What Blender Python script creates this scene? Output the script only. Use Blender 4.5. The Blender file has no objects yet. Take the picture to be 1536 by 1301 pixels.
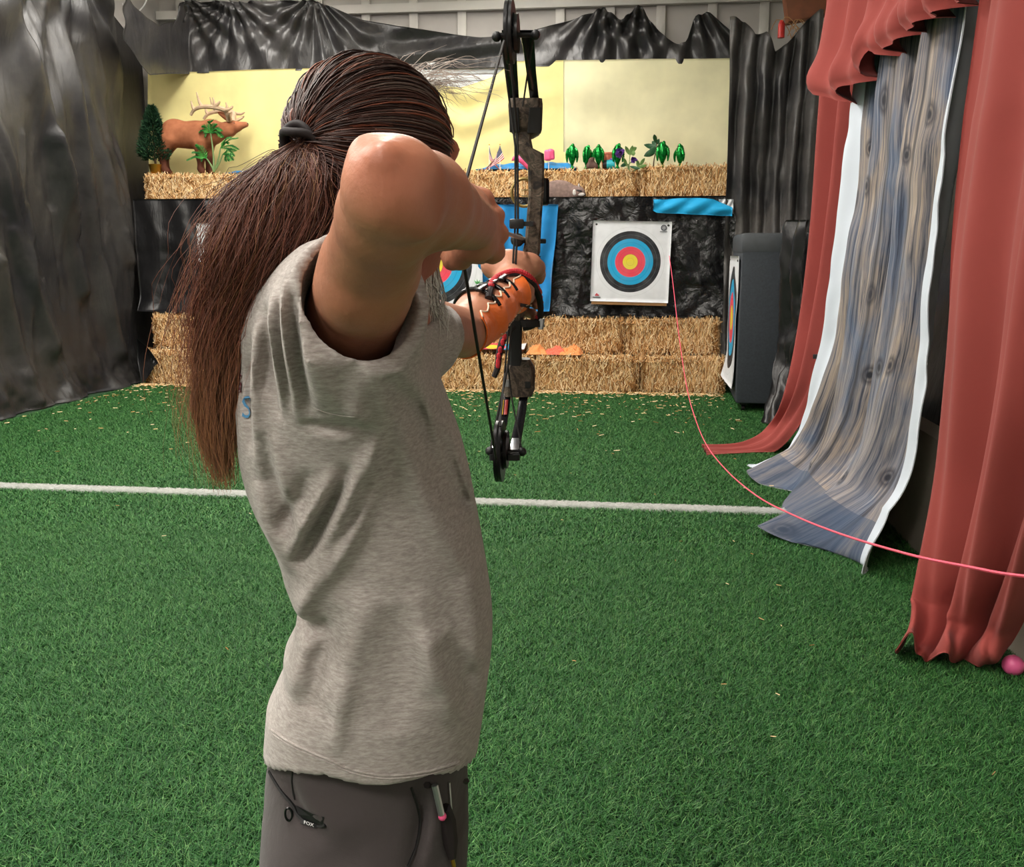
import bpy, bmesh, math, random
import numpy as np
from mathutils import Vector, Matrix, noise as mnoise
from mathutils.bvhtree import BVHTree

# ------------------------------------------------------------------ camera, world, exposure
random.seed(7); RNG = np.random.default_rng(7)
SC = bpy.context.scene; COL = SC.collection
F = 1400.0; CX = 768.0; CY = 650.5; H = 1.5
PITCH = math.atan2(272.5, F); YAW = math.atan(177 * math.cos(PITCH) / F)
cd = bpy.data.cameras.new('camera'); cam = bpy.data.objects.new('camera', cd); COL.objects.link(cam)
cd.sensor_fit = 'HORIZONTAL'; cd.sensor_width = 36; cd.lens = 36 * F / 1536; cd.clip_start = 0.05; cd.clip_end = 100
cam.location = (0, 0, H); cam.rotation_euler = (math.pi / 2 - PITCH, 0, YAW)
SC.camera = cam
vs = SC.view_settings
vs.view_transform = 'Standard'; vs.look = 'None'; vs.gamma = 1; vs.use_curve_mapping = False
vs.exposure = 0.38
w = bpy.data.worlds.new('world'); SC.world = w; w.use_nodes = True
w.node_tree.nodes['Background'].inputs[0].default_value = (0.8, 0.9, 1, 1)
w.node_tree.nodes['Background'].inputs[1].default_value = 0.25
LAMPS = [(-4.3, 2.0), (-1.4, 1.2), (-4.3, 5.4), (-1.4, 5.4), (-4.3, 8.6), (-1.4, 8.6), (-1.4, -2.2), (-4.3, -2.2), (-4.3, 10.4), (-1.4, 10.4)]  # rearmost pair is added to brighten the back wall
LAMP_Z = 4.55; LAMP_W = 84.0

# ------------------------------------------------------------------ measuring helpers (pixel + known distance -> place)
def ray(px, py):
    u = (px - CX) / F; v = -(py - CY) / F
    f = math.cos(PITCH) + v * math.sin(PITCH); z = -math.sin(PITCH) + v * math.cos(PITCH)
    s, c = math.sin(YAW), math.cos(YAW)
    return np.array([u * c - f * s, u * s + f * c, z]), f
def atY(px, py, Y):
    r, f = ray(px, py); p = r * (Y / r[1]); p[2] += H; return p
def atX(px, py, X):
    r, f = ray(px, py); p = r * (X / r[0]); p[2] += H; return p
def atZ(px, py, z=0.):
    r, f = ray(px, py); p = r * ((z - H) / r[2]); p[2] += H; return p
def atD(px, py, d):
    r, f = ray(px, py); p = r * (d / f); p[2] += H; return p
def C(px, py, d):
    """point in the archer's frame: x right, y away along the camera heading, z up"""
    u = (px - CX) / F; v = -(py - CY) / F
    f = math.cos(PITCH) + v * math.sin(PITCH); z = -math.sin(PITCH) + v * math.cos(PITCH)
    return np.array([u * d / f, d, z * d / f + H])
ROT = np.array([[math.cos(YAW), -math.sin(YAW), 0], [math.sin(YAW), math.cos(YAW), 0], [0, 0, 1]])
def c2w(P): return np.asarray(P, float) @ ROT.T

# ------------------------------------------------------------------ object helpers
def mesh_from(name, V, Fc, smooth=True, mats=(), midx=None, uv=None, cols=None):
    me = bpy.data.meshes.new(name)
    V = np.asarray(V, dtype=np.float64)
    if isinstance(Fc, np.ndarray):
        n, k = Fc.shape
        me.vertices.add(len(V)); me.vertices.foreach_set('co', V.astype(np.float32).ravel())
        me.loops.add(n * k); me.loops.foreach_set('vertex_index', Fc.astype(np.int32).ravel())
        me.polygons.add(n); me.polygons.foreach_set('loop_start', (np.arange(n) * k).astype(np.int32))
        me.update(calc_edges=True)
    else:
        me.from_pydata(V.tolist(), [], Fc); me.update()
    for m in mats: me.materials.append(m)
    if midx is not None: me.polygons.foreach_set('material_index', np.asarray(midx, np.int32))
    me.polygons.foreach_set('use_smooth', np.full(len(me.polygons), bool(smooth)))
    if uv is not None:
        l = me.uv_layers.new(name='UVMap'); vi = np.zeros(len(me.loops), np.int32); me.loops.foreach_get('vertex_index', vi)
        l.data.foreach_set('uv', np.asarray(uv, np.float32)[vi].ravel())
    if cols is not None:
        a = me.color_attributes.new('Col', 'FLOAT_COLOR', 'POINT'); a.data.foreach_set('color', np.asarray(cols, np.float32).ravel())
    me.validate(); me.update()
    return me
def link(name, me, parent=None, loc=None):
    o = bpy.data.objects.new(name, me); COL.objects.link(o)
    if parent is not None: o.parent = parent
    if loc is not None: o.location = loc
    return o
def tag(o, label=None, cat=None, group=None, kind=None):
    if label: o['label'] = label
    if cat: o['category'] = cat
    if group: o['group'] = group
    if kind: o['kind'] = kind
    return o
def empty(name, loc, label=None, cat=None, group=None, rz=0):
    o = bpy.data.objects.new(name, None); COL.objects.link(o); o.location = loc; o.rotation_euler = (0, 0, rz)
    o.empty_display_size = 0.1
    return tag(o, label, cat, group)
def copy_tree(o, parent=None):
    c = o.copy(); COL.objects.link(c); c.parent = parent
    for ch in o.children: copy_tree(ch, c)
    return c
class MB:
    """collects simple shapes into ONE mesh"""
    def __init__(s): s.v = []; s.f = []; s.m = []; s.uv = []
    def add(s, V, Fs, m=0):
        b = len(s.v); s.v += [tuple(map(float, p)) for p in V]; s.f += [tuple(int(i) + b for i in f) for f in Fs]; s.m += [m] * len(Fs); return s
    def box(s, c, size, R=None, m=0, bev=0.0):
        hx, hy, hz = [k / 2 for k in size]; c = np.asarray(c, float)
        bm = bmesh.new(); bmesh.ops.create_cube(bm, size=1); 
        for v in bm.verts: v.co = Vector((v.co.x * size[0], v.co.y * size[1], v.co.z * size[2]))
        if bev > 0: bmesh.ops.bevel(bm, geom=list(bm.edges), offset=min(bev, min(size) * .45), segments=2, affect='EDGES', profile=.5)
        bm.verts.index_update()
        V = np.array([v.co[:] for v in bm.verts]); Fs = [[v.index for v in f.verts] for f in bm.faces]; bm.free()
        if R is not None: V = V @ np.asarray(R, float).T
        return s.add(V + c, Fs, m)
    def tube(s, pts, rad, n=8, m=0, cap=True, closed=False):
        pts = np.asarray(pts, float); k = len(pts)
        rad = np.full(k, rad) if np.isscalar(rad) else np.asarray(rad, float)
        T = np.gradient(pts, axis=0) if not closed else np.roll(pts, -1, 0) - np.roll(pts, 1, 0)
        T /= np.linalg.norm(T, axis=1)[:, None] + 1e-12
        up = np.array([0, 0, 1.]) if abs(T[0][2]) < .9 else np.array([1., 0, 0])
        V = []
        N = np.cross(T[0], up); N /= np.linalg.norm(N)
        for i in range(k):
            N = N - T[i] * (N @ T[i]); N /= np.linalg.norm(N) + 1e-12; B = np.cross(T[i], N)
            for j in range(n):
                a = 2 * math.pi * j / n; V.append(pts[i] + rad[i] * (math.cos(a) * N + math.sin(a) * B))
        Fs = []
        for i in range(k - 1 + (1 if closed else 0)):
            for j in range(n):
                i2 = (i + 1) % k
                Fs.append((i * n + j, i * n + (j + 1) % n, i2 * n + (j + 1) % n, i2 * n + j))
        if cap and not closed: Fs += [tuple(range(n))[::-1], tuple((k - 1) * n + j for j in range(n))]
        return s.add(V, Fs, m)
    def lathe(s, prof, c=(0, 0, 0), n=20, R=None, m=0):
        V = []; Fs = []
        for (r, z) in prof:
            for j in range(n): a = 2 * math.pi * j / n; V.append((r * math.cos(a), r * math.sin(a), z))
        for i in range(len(prof) - 1):
            for j in range(n): Fs.append((i * n + j, i * n + (j + 1) % n, (i + 1) * n + (j + 1) % n, (i + 1) * n + j))
        Fs += [tuple(range(n))[::-1], tuple((len(prof) - 1) * n + j for j in range(n))]
        V = np.array(V)
        if R is not None: V = V @ np.asarray(R, float).T
        return s.add(V + np.asarray(c, float), Fs, m)
    def prism(s, poly, t, o, ex, ey, en, m=0):
        """outline poly (2D) in plane o+x*ex+y*ey extruded by t along en (centred)"""
        o, ex, ey, en = [np.asarray(k, float) for k in (o, ex, ey, en)]; n = len(poly)
        V = [o + x * ex + y * ey - en * t / 2 for x, y in poly] + [o + x * ex + y * ey + en * t / 2 for x, y in poly]
        Fs = [tuple(range(n))[::-1], tuple(range(n, 2 * n))] + [(i, (i + 1) % n, n + (i + 1) % n, n + i) for i in range(n)]
        return s.add(V, Fs, m)
    def sphere(s, c, r, n=12, R=None, m=0):
        r = np.array([r, r, r]) if np.isscalar(r) else np.asarray(r, float)
        V = [(0, 0, -1)]; Fs = []; h = n // 2 + 1
        for i in range(1, h):
            a = -math.pi / 2 + math.pi * i / h
            for j in range(n): b = 2 * math.pi * j / n; V.append((math.cos(a) * math.cos(b), math.cos(a) * math.sin(b), math.sin(a)))
        V.append((0, 0, 1)); L = len(V) - 1
        for j in range(n): Fs.append((0, 1 + (j + 1) % n, 1 + j)); Fs.append((L, L - n + j, L - n + (j + 1) % n))
        for i in range(h - 2):
            for j in range(n): a = 1 + i * n; Fs.append((a + j, a + (j + 1) % n, a + n + (j + 1) % n, a + n + j))
        V = np.array(V) * r
        if R is not None: V = V @ np.asarray(R, float).T
        return s.add(V + np.asarray(c, float), Fs, m)
    def build(s, name, mats, parent=None, loc=(0, 0, 0), smooth=True, angle=40):
        if not isinstance(mats, (list, tuple)): mats = [mats]
        V = np.array(s.v) - np.asarray(loc, float) if parent is None else np.array(s.v)
        me = mesh_from(name, V, s.f, smooth, mats, s.m)
        if smooth:
            try: me.set_sharp_from_angle(angle=math.radians(angle))
            except Exception: pass
        return link(name, me, parent, loc if parent is None else None)
def local(P, root): return np.asarray(P, float) - np.array(root.location)
def rotz(a): c, s = math.cos(a), math.sin(a); return np.array([[c, -s, 0], [s, c, 0], [0, 0, 1.]])
def rotx(a): c, s = math.cos(a), math.sin(a); return np.array([[1., 0, 0], [0, c, -s], [0, s, c]])
def roty(a): c, s = math.cos(a), math.sin(a); return np.array([[c, 0, s], [0, 1., 0], [-s, 0, c]])
def catmull(P, n):
    P = np.asarray(P, float); k = len(P); t = np.linspace(0, k - 1, n); i = np.clip(t.astype(int), 0, k - 2); f = (t - i)[:, None]
    p0 = P[np.clip(i - 1, 0, k - 1)]; p1 = P[i]; p2 = P[i + 1]; p3 = P[np.clip(i + 2, 0, k - 1)]
    return .5 * (2 * p1 + (p2 - p0) * f + (2 * p0 - 5 * p1 + 4 * p2 - p3) * f ** 2 + (3 * p1 - p0 - 3 * p2 + p3) * f ** 3)
def grid_faces(nu, nv):
    i, j = np.meshgrid(np.arange(nu - 1), np.arange(nv - 1), indexing='ij'); a = (i * nv + j).ravel()
    return np.stack([a, a + nv, a + nv + 1, a + 1], 1)
def vnoise(x, y, z=0., seed=0):
    """smooth value noise on arrays, about -1..1"""
    x, y, z = np.broadcast_arrays(np.asarray(x, float), np.asarray(y, float), np.asarray(z, float))
    xi, yi, zi = np.floor(x).astype(np.int64), np.floor(y).astype(np.int64), np.floor(z).astype(np.int64)
    fx, fy, fz = x - xi, y - yi, z - zi
    fx, fy, fz = [t * t * (3 - 2 * t) for t in (fx, fy, fz)]
    def h(a, b, c):
        n = (a * 374761393 + b * 668265263 + c * 2147483647 + seed * 1274126177) & 0xFFFFFFFF
        n = ((n ^ (n >> 13)) * 1274126177) & 0xFFFFFFFF
        return ((n ^ (n >> 16)) & 0xFFFF) / 32767.5 - 1
    r = 0
    for a in (0, 1):
        for b in (0, 1):
            for c in (0, 1):
                r = r + h(xi + a, yi + b, zi + c) * (fx if a else 1 - fx) * (fy if b else 1 - fy) * (fz if c else 1 - fz)
    return r
def fbm(x, y, z=0., o=3, seed=0):
    r = 0; a = 1.
    for k in range(o): r = r + a * vnoise(np.asarray(x) * 2 ** k, np.asarray(y) * 2 ** k, np.asarray(z) * 2 ** k, seed + k); a *= .5
    return r
def sheet(name, P, mats, parent=None, thick=0.004, two=False, uv=None, nfun=None, loc=None):
    """grid of points P[nu,nv,3] -> a cloth with real thickness; two=True gives the rear layer material 1"""
    nu, nv = P.shape[:2]
    du = np.gradient(P, axis=0); dv = np.gradient(P, axis=1); N = np.cross(du, dv); N /= np.linalg.norm(N, axis=2)[..., None] + 1e-12
    A = P.reshape(-1, 3); B = (P - N * thick).reshape(-1, 3); n = len(A)
    f = grid_faces(nu, nv); q = [f, f[:, ::-1] + n]
    e = np.concatenate([np.arange(nv), (np.arange(1, nu)) * nv + nv - 1, (nu - 1) * nv + np.arange(nv - 2, -1, -1), np.arange(nu - 2, 0, -1) * nv])
    e2 = np.roll(e, -1); q.append(np.stack([e2, e, e + n, e2 + n], 1))
    Fc = np.concatenate(q); mi = np.concatenate([np.zeros(len(f)), np.ones(len(f)) * (1 if two else 0), np.zeros(len(e))])
    if uv is None:
        U, Vv = np.meshgrid(np.linspace(0, 1, nu), np.linspace(0, 1, nv), indexing='ij'); uv = np.stack([U, Vv], 2)
    uv = uv.reshape(-1, 2); V = np.concatenate([A, B])
    if not isinstance(mats, (list, tuple)): mats = [mats]
    L = np.array(V.mean(0)) if loc is None else np.asarray(loc, float)
    if parent is not None: L = np.zeros(3)
    me = mesh_from(name, V - L, Fc, True, mats, mi, np.concatenate([uv, uv]))
    return link(name, me, parent, L if parent is None else None)

# ------------------------------------------------------------------ materials
MATS = {}
def srgb(r, g, b):
    f = lambda c: (c / 255 / 12.92) if c / 255 <= .04045 else ((c / 255 + .055) / 1.055) ** 2.4
    return (f(r), f(g), f(b), 1)
class NT:
    def __init__(s, name):
        s.m = bpy.data.materials.new(name); s.m.use_nodes = True; s.t = s.m.node_tree; s.b = s.t.nodes['Principled BSDF']; MATS[name] = s.m
    def n(s, typ, **kw):
        x = s.t.nodes.new(typ)
        for k, v in kw.items():
            if k.startswith('i_'): 
                key = k[2:]; key = int(key) if key.isdigit() else key.replace('_', ' ')
                x.inputs[key].default_value = v
            else: setattr(x, k, v)
        return x
    def l(s, a, b): s.t.links.new(a, b); return s
    def coords(s, kind='Object', scale=(1, 1, 1), rot=(0, 0, 0)):
        tc = s.n('ShaderNodeTexCoord'); mp = s.n('ShaderNodeMapping'); mp.inputs['Scale'].default_value = scale; mp.inputs['Rotation'].default_value = rot
        s.l(tc.outputs[kind], mp.inputs['Vector']); return mp.outputs[0]
    def noise(s, vec, scale=5, detail=3, rough=.5, dist=0):
        x = s.n('ShaderNodeTexNoise'); x.inputs['Scale'].default_value = scale; x.inputs['Detail'].default_value = detail
        x.inputs['Roughness'].default_value = rough; x.inputs['Distortion'].default_value = dist; s.l(vec, x.inputs['Vector']); return x
    def ramp(s, fac, stops, interp='LINEAR'):
        r = s.n('ShaderNodeValToRGB'); e = r.color_ramp.elements; r.color_ramp.interpolation = interp
        while len(e) < len(stops): e.new(.5)
        for k, (p, c) in enumerate(stops): e[k].position = p; e[k].color = c
        s.l(fac, r.inputs[0]); return r.outputs[0]
    def mix(s, fac, a, b, mode='MIX'):
        x = s.n('ShaderNodeMix', data_type='RGBA', blend_type=mode)
        for k, v in ((0, fac), (6, a), (7, b)):
            if isinstance(v, (float, int, tuple)): x.inputs[k].default_value = v
            else: s.l(v, x.inputs[k])
        return x.outputs[2]
    def math(s, op, a, b=0.0, c=0.0):
        x = s.n('ShaderNodeMath', operation=op)
        for k, v in ((0, a), (1, b), (2, c)):
            if isinstance(v, (float, int)): x.inputs[k].default_value = v
            else: s.l(v, x.inputs[k])
        return x.outputs[0]
    def bump(s, h, strength=.3, dist=.01):
        b = s.n('ShaderNodeBump'); b.inputs['Strength'].default_value = strength; b.inputs['Distance'].default_value = dist
        s.l(h, b.inputs['Height']); s.l(b.outputs[0], s.b.inputs['Normal']); return b
    def set(s, col=None, rough=None, metal=None, spec=None, sheen=None, sss=None, trans=None):
        for key, v in (('Base Color', col), ('Roughness', rough), ('Metallic', metal), ('Specular IOR Level', spec), ('Sheen Weight', sheen), ('Subsurface Weight', sss), ('Transmission Weight', trans)):
            if v is None: continue
            if isinstance(v, (float, int, tuple)): s.b.inputs[key].default_value = v
            else: s.l(v, s.b.inputs[key])
        return s
def plain(name, rgb, rough=.6, metal=0., var=.12, scale=30, spec=.5, bump=0., kind='Object'):
    t = NT(name); c = srgb(*rgb); v = t.coords(kind); nz = t.noise(v, scale, 4)
    lo = tuple(k * (1 - var) for k in c[:3]) + (1,); hi = tuple(min(1, k * (1 + var)) for k in c[:3]) + (1,)
    t.set(t.ramp(nz.outputs[0], [(.3, lo), (.7, hi)]), rough, metal, spec)
    if bump: t.bump(nz.outputs[0], bump, .004)
    return t.m
def cloth(name, rgb, rough=.85, weave=900, var=.12, sheen=.15, wr=.25, wrs=3.0):
    t = NT(name); c = srgb(*rgb); v = t.coords(); nz = t.noise(v, 2.2, 4); n2 = t.noise(v, weave, 2); n3 = t.noise(v, wrs, 5, .55, .6)
    lo = tuple(k * (1 - var) for k in c[:3]) + (1,); hi = tuple(min(1, k * (1 + var)) for k in c[:3]) + (1,)
    t.set(t.ramp(nz.outputs[0], [(.3, lo), (.7, hi)]), rough, 0, .2, sheen)
    h = t.math('ADD', t.math('MULTIPLY', n3.outputs[0], 1.0), t.math('MULTIPLY', n2.outputs[0], .06)); t.bump(h, wr, .03)
    return t.m
def plastic(name, rgb, dust, rough=.32, wr=.5, wrs=4.0, dustamt=.5, stretch=(1, 1, .35)):
    t = NT(name); v = t.coords('Object', stretch); v0 = t.coords()
    n1 = t.noise(v, wrs, 6, .55, 1.2); n2 = t.noise(v0, 1.3, 5, .6); n3 = t.noise(v0, 22, 4)
    f = t.math('MULTIPLY', t.ramp(n2.outputs[0], [(.35, (0, 0, 0, 1)), (.75, (1, 1, 1, 1))]), dustamt)
    f = t.math('MULTIPLY', f, t.ramp(n3.outputs[0], [(.3, (.6, .6, .6, 1)), (.7, (1, 1, 1, 1))]))
    t.set(t.mix(f, srgb(*rgb), srgb(*dust)), t.math('ADD', t.math('MULTIPLY', f, .35), rough), 0, .5)
    vo = t.n('ShaderNodeTexVoronoi', feature='DISTANCE_TO_EDGE'); vo.inputs['Scale'].default_value = wrs * 1.6; t.l(v, vo.inputs['Vector'])
    h = t.math('ADD', n1.outputs[0], t.math('MULTIPLY', vo.outputs['Distance'], .35)); t.bump(h, wr, .05)
    return t.m

# ------------------------------------------------------------------ material set
M = {}
M['tarp'] = plastic('black_sheeting', (30, 30, 33), (82, 78, 72), .36, .5, 2.2, .6, (1, 1, .3))
M['tarp2'] = plastic('grey_black_sheeting', (44, 44, 47), (116, 110, 104), .38, .4, 3, .75, (1, 1, .3))
M['skirt'] = plastic('black_sheeting_shiny', (16, 16, 18), (70, 68, 66), .22, .75, 5.0, .25, (1, 1, 1))
M['skirt2'] = plastic('black_sheeting_flat', (22, 22, 24), (62, 60, 60), .3, .35, 3.0, .4, (1, 1, .4))
M['valance'] = plastic('black_sheeting_swag', (34, 34, 37), (92, 88, 84), .27, .4, 3.5, .5, (1, 1, .4))
M['yellow'] = cloth('yellow_cloth', (226, 215, 150), wr=.12)
M['yellow2'] = cloth('pale_yellow_cloth', (226, 221, 182), wr=.12)
M['blue'] = cloth('blue_cloth', (34, 128, 190), rough=.6, wr=.25)
M['bluelight'] = cloth('bright_blue_cloth', (34, 168, 226), rough=.55, wr=.2)
M['red'] = cloth('terracotta_cloth', (146, 67, 62), rough=.85, wr=.12, sheen=.05, var=.06)
M['wood'] = plain('beam_wood', (122, 72, 46), .7, 0, .3, 6)
M['concrete'] = plain('concrete_panel', (176, 166, 152), .85, 0, .1, 4, bump=.2)
M['steel'] = plain('painted_wall', (186, 182, 178), .6, 0, .06, 3)
M['steel_rib'] = plain('painted_rib', (208, 205, 200), .5, 0, .05, 3)
M['ceil'] = plain('ceiling_paint', (205, 203, 198), .9, 0, .04, 2)
M['slat'] = plain('white_slat', (226, 230, 232), .5, 0, .05, 4)
M['black'] = plain('black_matte', (22, 22, 24), .5, 0, .2, 40)
M['blackgloss'] = plain('black_gloss', (18, 18, 20), .22, 0, .2, 40)
M['white'] = plain('white_paint', (232, 232, 232), .5, 0, .03, 10)
M['paper'] = plain('paper_white', (226, 227, 230), .7, 0, .04, 8)
M['card'] = plain('cardboard', (178, 134, 88), .8, 0, .1, 20)
M['rope'] = plain('pink_cord', (255, 96, 120), .6, 0, .08, 80)
M['ball'] = plain('pink_ball', (226, 98, 150), .4, 0, .08, 20)
def mat_bale():
    t = NT('hay'); v = t.coords('Object', (14, 14, 3.5)); v2 = t.coords('Object', (40, 40, 9)); v3 = t.coords()
    n1 = t.noise(v, 6, 5, .6, 1.0); n2 = t.noise(v2, 5, 3, .6, .6); n3 = t.noise(v3, 3.0, 3)
    h = t.math('ADD', n1.outputs[0], n2.outputs[0])
    c = t.ramp(t.math('MULTIPLY', h, .5), [(.34, srgb(70, 42, 20)), (.44, srgb(140, 92, 48)), (.54, srgb(196, 146, 88)), (.68, srgb(232, 190, 132))])
    c = t.mix(t.ramp(n3.outputs[0], [(.4, (0, 0, 0, 1)), (.7, (.35, .35, .35, 1))]), c, srgb(176, 122, 70))
    t.set(c, .85, 0, .2); t.bump(h, .9, .03); return t.m
M['bale'] = mat_bale()
def mat_rand(name, stops, rough=.75, spec=.25, trans=0.):
    """colour that differs from piece to piece (random per island)"""
    t = NT(name); g = t.n('ShaderNodeNewGeometry'); t.set(t.ramp(g.outputs['Random Per Island'], stops), rough, 0, spec); return t.m
M['straw'] = mat_rand('straw', [(0, srgb(128, 84, 46)), (.25, srgb(196, 146, 90)), (.6, srgb(234, 198, 144)), (1, srgb(252, 232, 192))])
def mat_grass():
    t = NT('turf_blade'); g = t.n('ShaderNodeNewGeometry'); v = t.coords('Object'); nz = t.noise(v, .9, 4, .6)
    c = t.ramp(g.outputs['Random Per Island'], [(0, srgb(24, 66, 28)), (.4, srgb(44, 98, 44)), (.8, srgb(66, 124, 60)), (1, srgb(112, 156, 90))])
    c = t.mix(t.ramp(nz.outputs[0], [(.35, (0, 0, 0, 1)), (.7, (.35, .35, .35, 1))]), c, srgb(30, 82, 38))
    t.set(c, .55, 0, .3); return t.m
M['grass'] = mat_grass()
M['turf'] = plain('turf_backing', (26, 62, 30), .9, 0, .25, 60)
M['linewhite'] = mat_rand('white_turf', [(0, srgb(210, 212, 208)), (1, srgb(246, 246, 244))])

# ------------------------------------------------------------------ the room
def slab(name, x0, x1, y0, y1, z0, z1, mat, kind='structure', parent=None):
    c = ((x0 + x1) / 2, (y0 + y1) / 2, (z0 + z1) / 2)
    b = MB().box((0, 0, 0), (x1 - x0, y1 - y0, z1 - z0)); o = b.build(name, mat, None, smooth=False); o.location = c
    if kind and parent is None: o['kind'] = kind
    return o
XL, XR, YB, YF, ZC = -6.0, 2.25, 12.0, -4.0, 5.0
slab('floor', XL, XR, YF, YB, -.1, 0, M['turf'])
slab('ceiling', XL, XR, YF, YB, ZC, ZC + .1, M['ceil'])
slab('wall_left', XL - .1, XL, YF, YB, 0, ZC, M['steel'])
slab('wall_right', XR, XR + .1, YF, YB, 0, ZC, M['steel'])
slab('wall_front', XL, XR, YF - .1, YF, 0, ZC, M['steel'])
wb = slab('wall_back', XL, XR, YB, YB + .1, 0, ZC, M['steel'])
for i in range(14):                                              # ribs of the sheet-metal wall
    x = XL + .3 + i * .6
    o = MB().box((0, 0, 0), (.11, .05, ZC - .02), bev=.01).build('wall_rib', M['steel_rib'], wb); o.location = (x - (XL + XR) / 2, -.075, 0)
for z in (4.42,):
    o = MB().box((0, 0, 0), (XR - XL - .02, .07, .10)).build('wall_rail', M['steel_rib'], wb); o.location = (0, -.135, z - ZC / 2)
cb = slab('trim_1', 1.475, 1.60, YF + .02, 7.2, 0.0, .62, M['concrete']); cb['label'] = 'low beige concrete kerb wall behind the right-hand curtains'
# roof timbers seen top right
bm_ = empty('roof_beam', (2.0, 10.75, 4.12), 'reddish brown wooden roof beam end at the top above the right black sheeting', 'beam')
MB().box((-.14, 0, -.06), (.62, .2, .30), roty(-.18), bev=.01).build('beam', M['wood'], bm_)
MB().box((.05, .02, -.3), (.14, .14, .5), bev=.01).build('brace', M['wood'], bm_)
p = local(atY(1172, 46, 10.5), bm_)
M['redplastic'] = plain('red_plastic', (196, 44, 40), .4)
MB().tube([p + (0, 0, -.07), p + (0, 0, .06), p + (0, 0, .10)], [.035, .035, .018], 12).build('bottle', M['redplastic'], bm_)
strings = MB()
for k in range(7):
    a = p + (RNG.uniform(-.1, .25), RNG.uniform(-.05, .05), RNG.uniform(-.1, .05)); strings.tube(catmull([a, a + (.06, 0, .1), a + (.16, 0, .02), a + (.22, 0, -.12)], 8), .004, 4)
strings.build('string', M['card'], bm_)

# ceiling lamps (the room's light)
def lamp(x, y):
    e = empty('ceiling_lamp', (x, y, LAMP_Z), 'white fluorescent fixture in the %s row under the ceiling, %s' % ('left' if x < -3 else 'right', {-2.2: 'behind the camera', 1.2: 'above the archer', 2.0: 'left of the archer', 5.4: 'above the white line', 8.6: 'in front of the bales', 10.4: 'added to light the back wall above the elk and ornaments'}[y]), 'lamp', 'fluorescent fixtures')
    MB().box((0, 0, .06), (.34, 1.3, .06), bev=.01).build('housing', M['white'], e)
    for s in (-.08, .08): MB().tube([(s, -.6, .0), (s, .6, .0)], .016, 10).build('tube', M['tubeglow'], e)
    for s in (-.5, .5): MB().tube([(0, s, .09), (0, s, ZC - LAMP_Z)], .004, 5).build('wire', M['black'], e)
    l = bpy.data.lights.new('lamp_light', 'AREA'); l.shape = 'RECTANGLE'; l.size = .34; l.size_y = 1.25; l.energy = LAMP_W * (.22 if y > 10 else .8 if y > 8 else 1); l.color = (1, .95, .88)
    lo = bpy.data.objects.new('lamp_light', l); COL.objects.link(lo); lo.parent = e; lo.location = (0, 0, -.03)
    l2 = bpy.data.lights.new('added_fill_light', 'AREA'); l2.shape = 'RECTANGLE'; l2.size = .34; l2.size_y = 1.25; l2.energy = LAMP_W * .55 * (.5 if y > 10 else 1); l2.color = (1, .95, .88)
    l3 = bpy.data.objects.new('added_fill_light', l2); COL.objects.link(l3); l3.parent = e; l3.location = (0, 0, .11); l3.rotation_euler = (math.pi, 0, 0)  # upward light added for soft neutral fill off the ceiling
tg = NT('tube_glow'); tg.b.inputs['Emission Color'].default_value = (1, .97, .92, 1); tg.b.inputs['Emission Strength'].default_value = 6; M['tubeglow'] = tg.m
for x, y in LAMPS: lamp(x, y)

# ------------------------------------------------------------------ turf: tufted blades over the backing
def blade_patch(n, size, hgt, wid, lean, seed):
    r = np.random.default_rng(seed)
    b = np.zeros((n, 3)); b[:, :2] = r.uniform(-size / 2, size / 2, (n, 2))
    a = r.uniform(0, 2 * np.pi, n); d = np.stack([np.cos(a), np.sin(a), 0 * a], 1); s = np.stack([-np.sin(a), np.cos(a), 0 * a], 1)
    h = hgt * r.uniform(.55, 1.1, n)[:, None]; ln = (lean * r.uniform(.2, 1.5, n))[:, None] * hgt; w_ = (wid * r.uniform(.7, 1.2, n))[:, None]
    up = np.array([[0, 0, 1.]])
    V = np.stack([b - s * w_ / 2, b + s * w_ / 2, b + d * ln * .35 + up * h * .6 - s * w_ * .4, b + d * ln * .35 + up * h * .6 + s * w_ * .4, b + d * ln + up * h], 1)
    V = V.reshape(-1, 3); k = np.arange(n) * 5
    T = np.concatenate([np.stack([k, k + 1, k + 3], 1), np.stack([k, k + 3, k + 2], 1), np.stack([k + 2, k + 3, k + 4], 1)])
    return V, T
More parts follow.
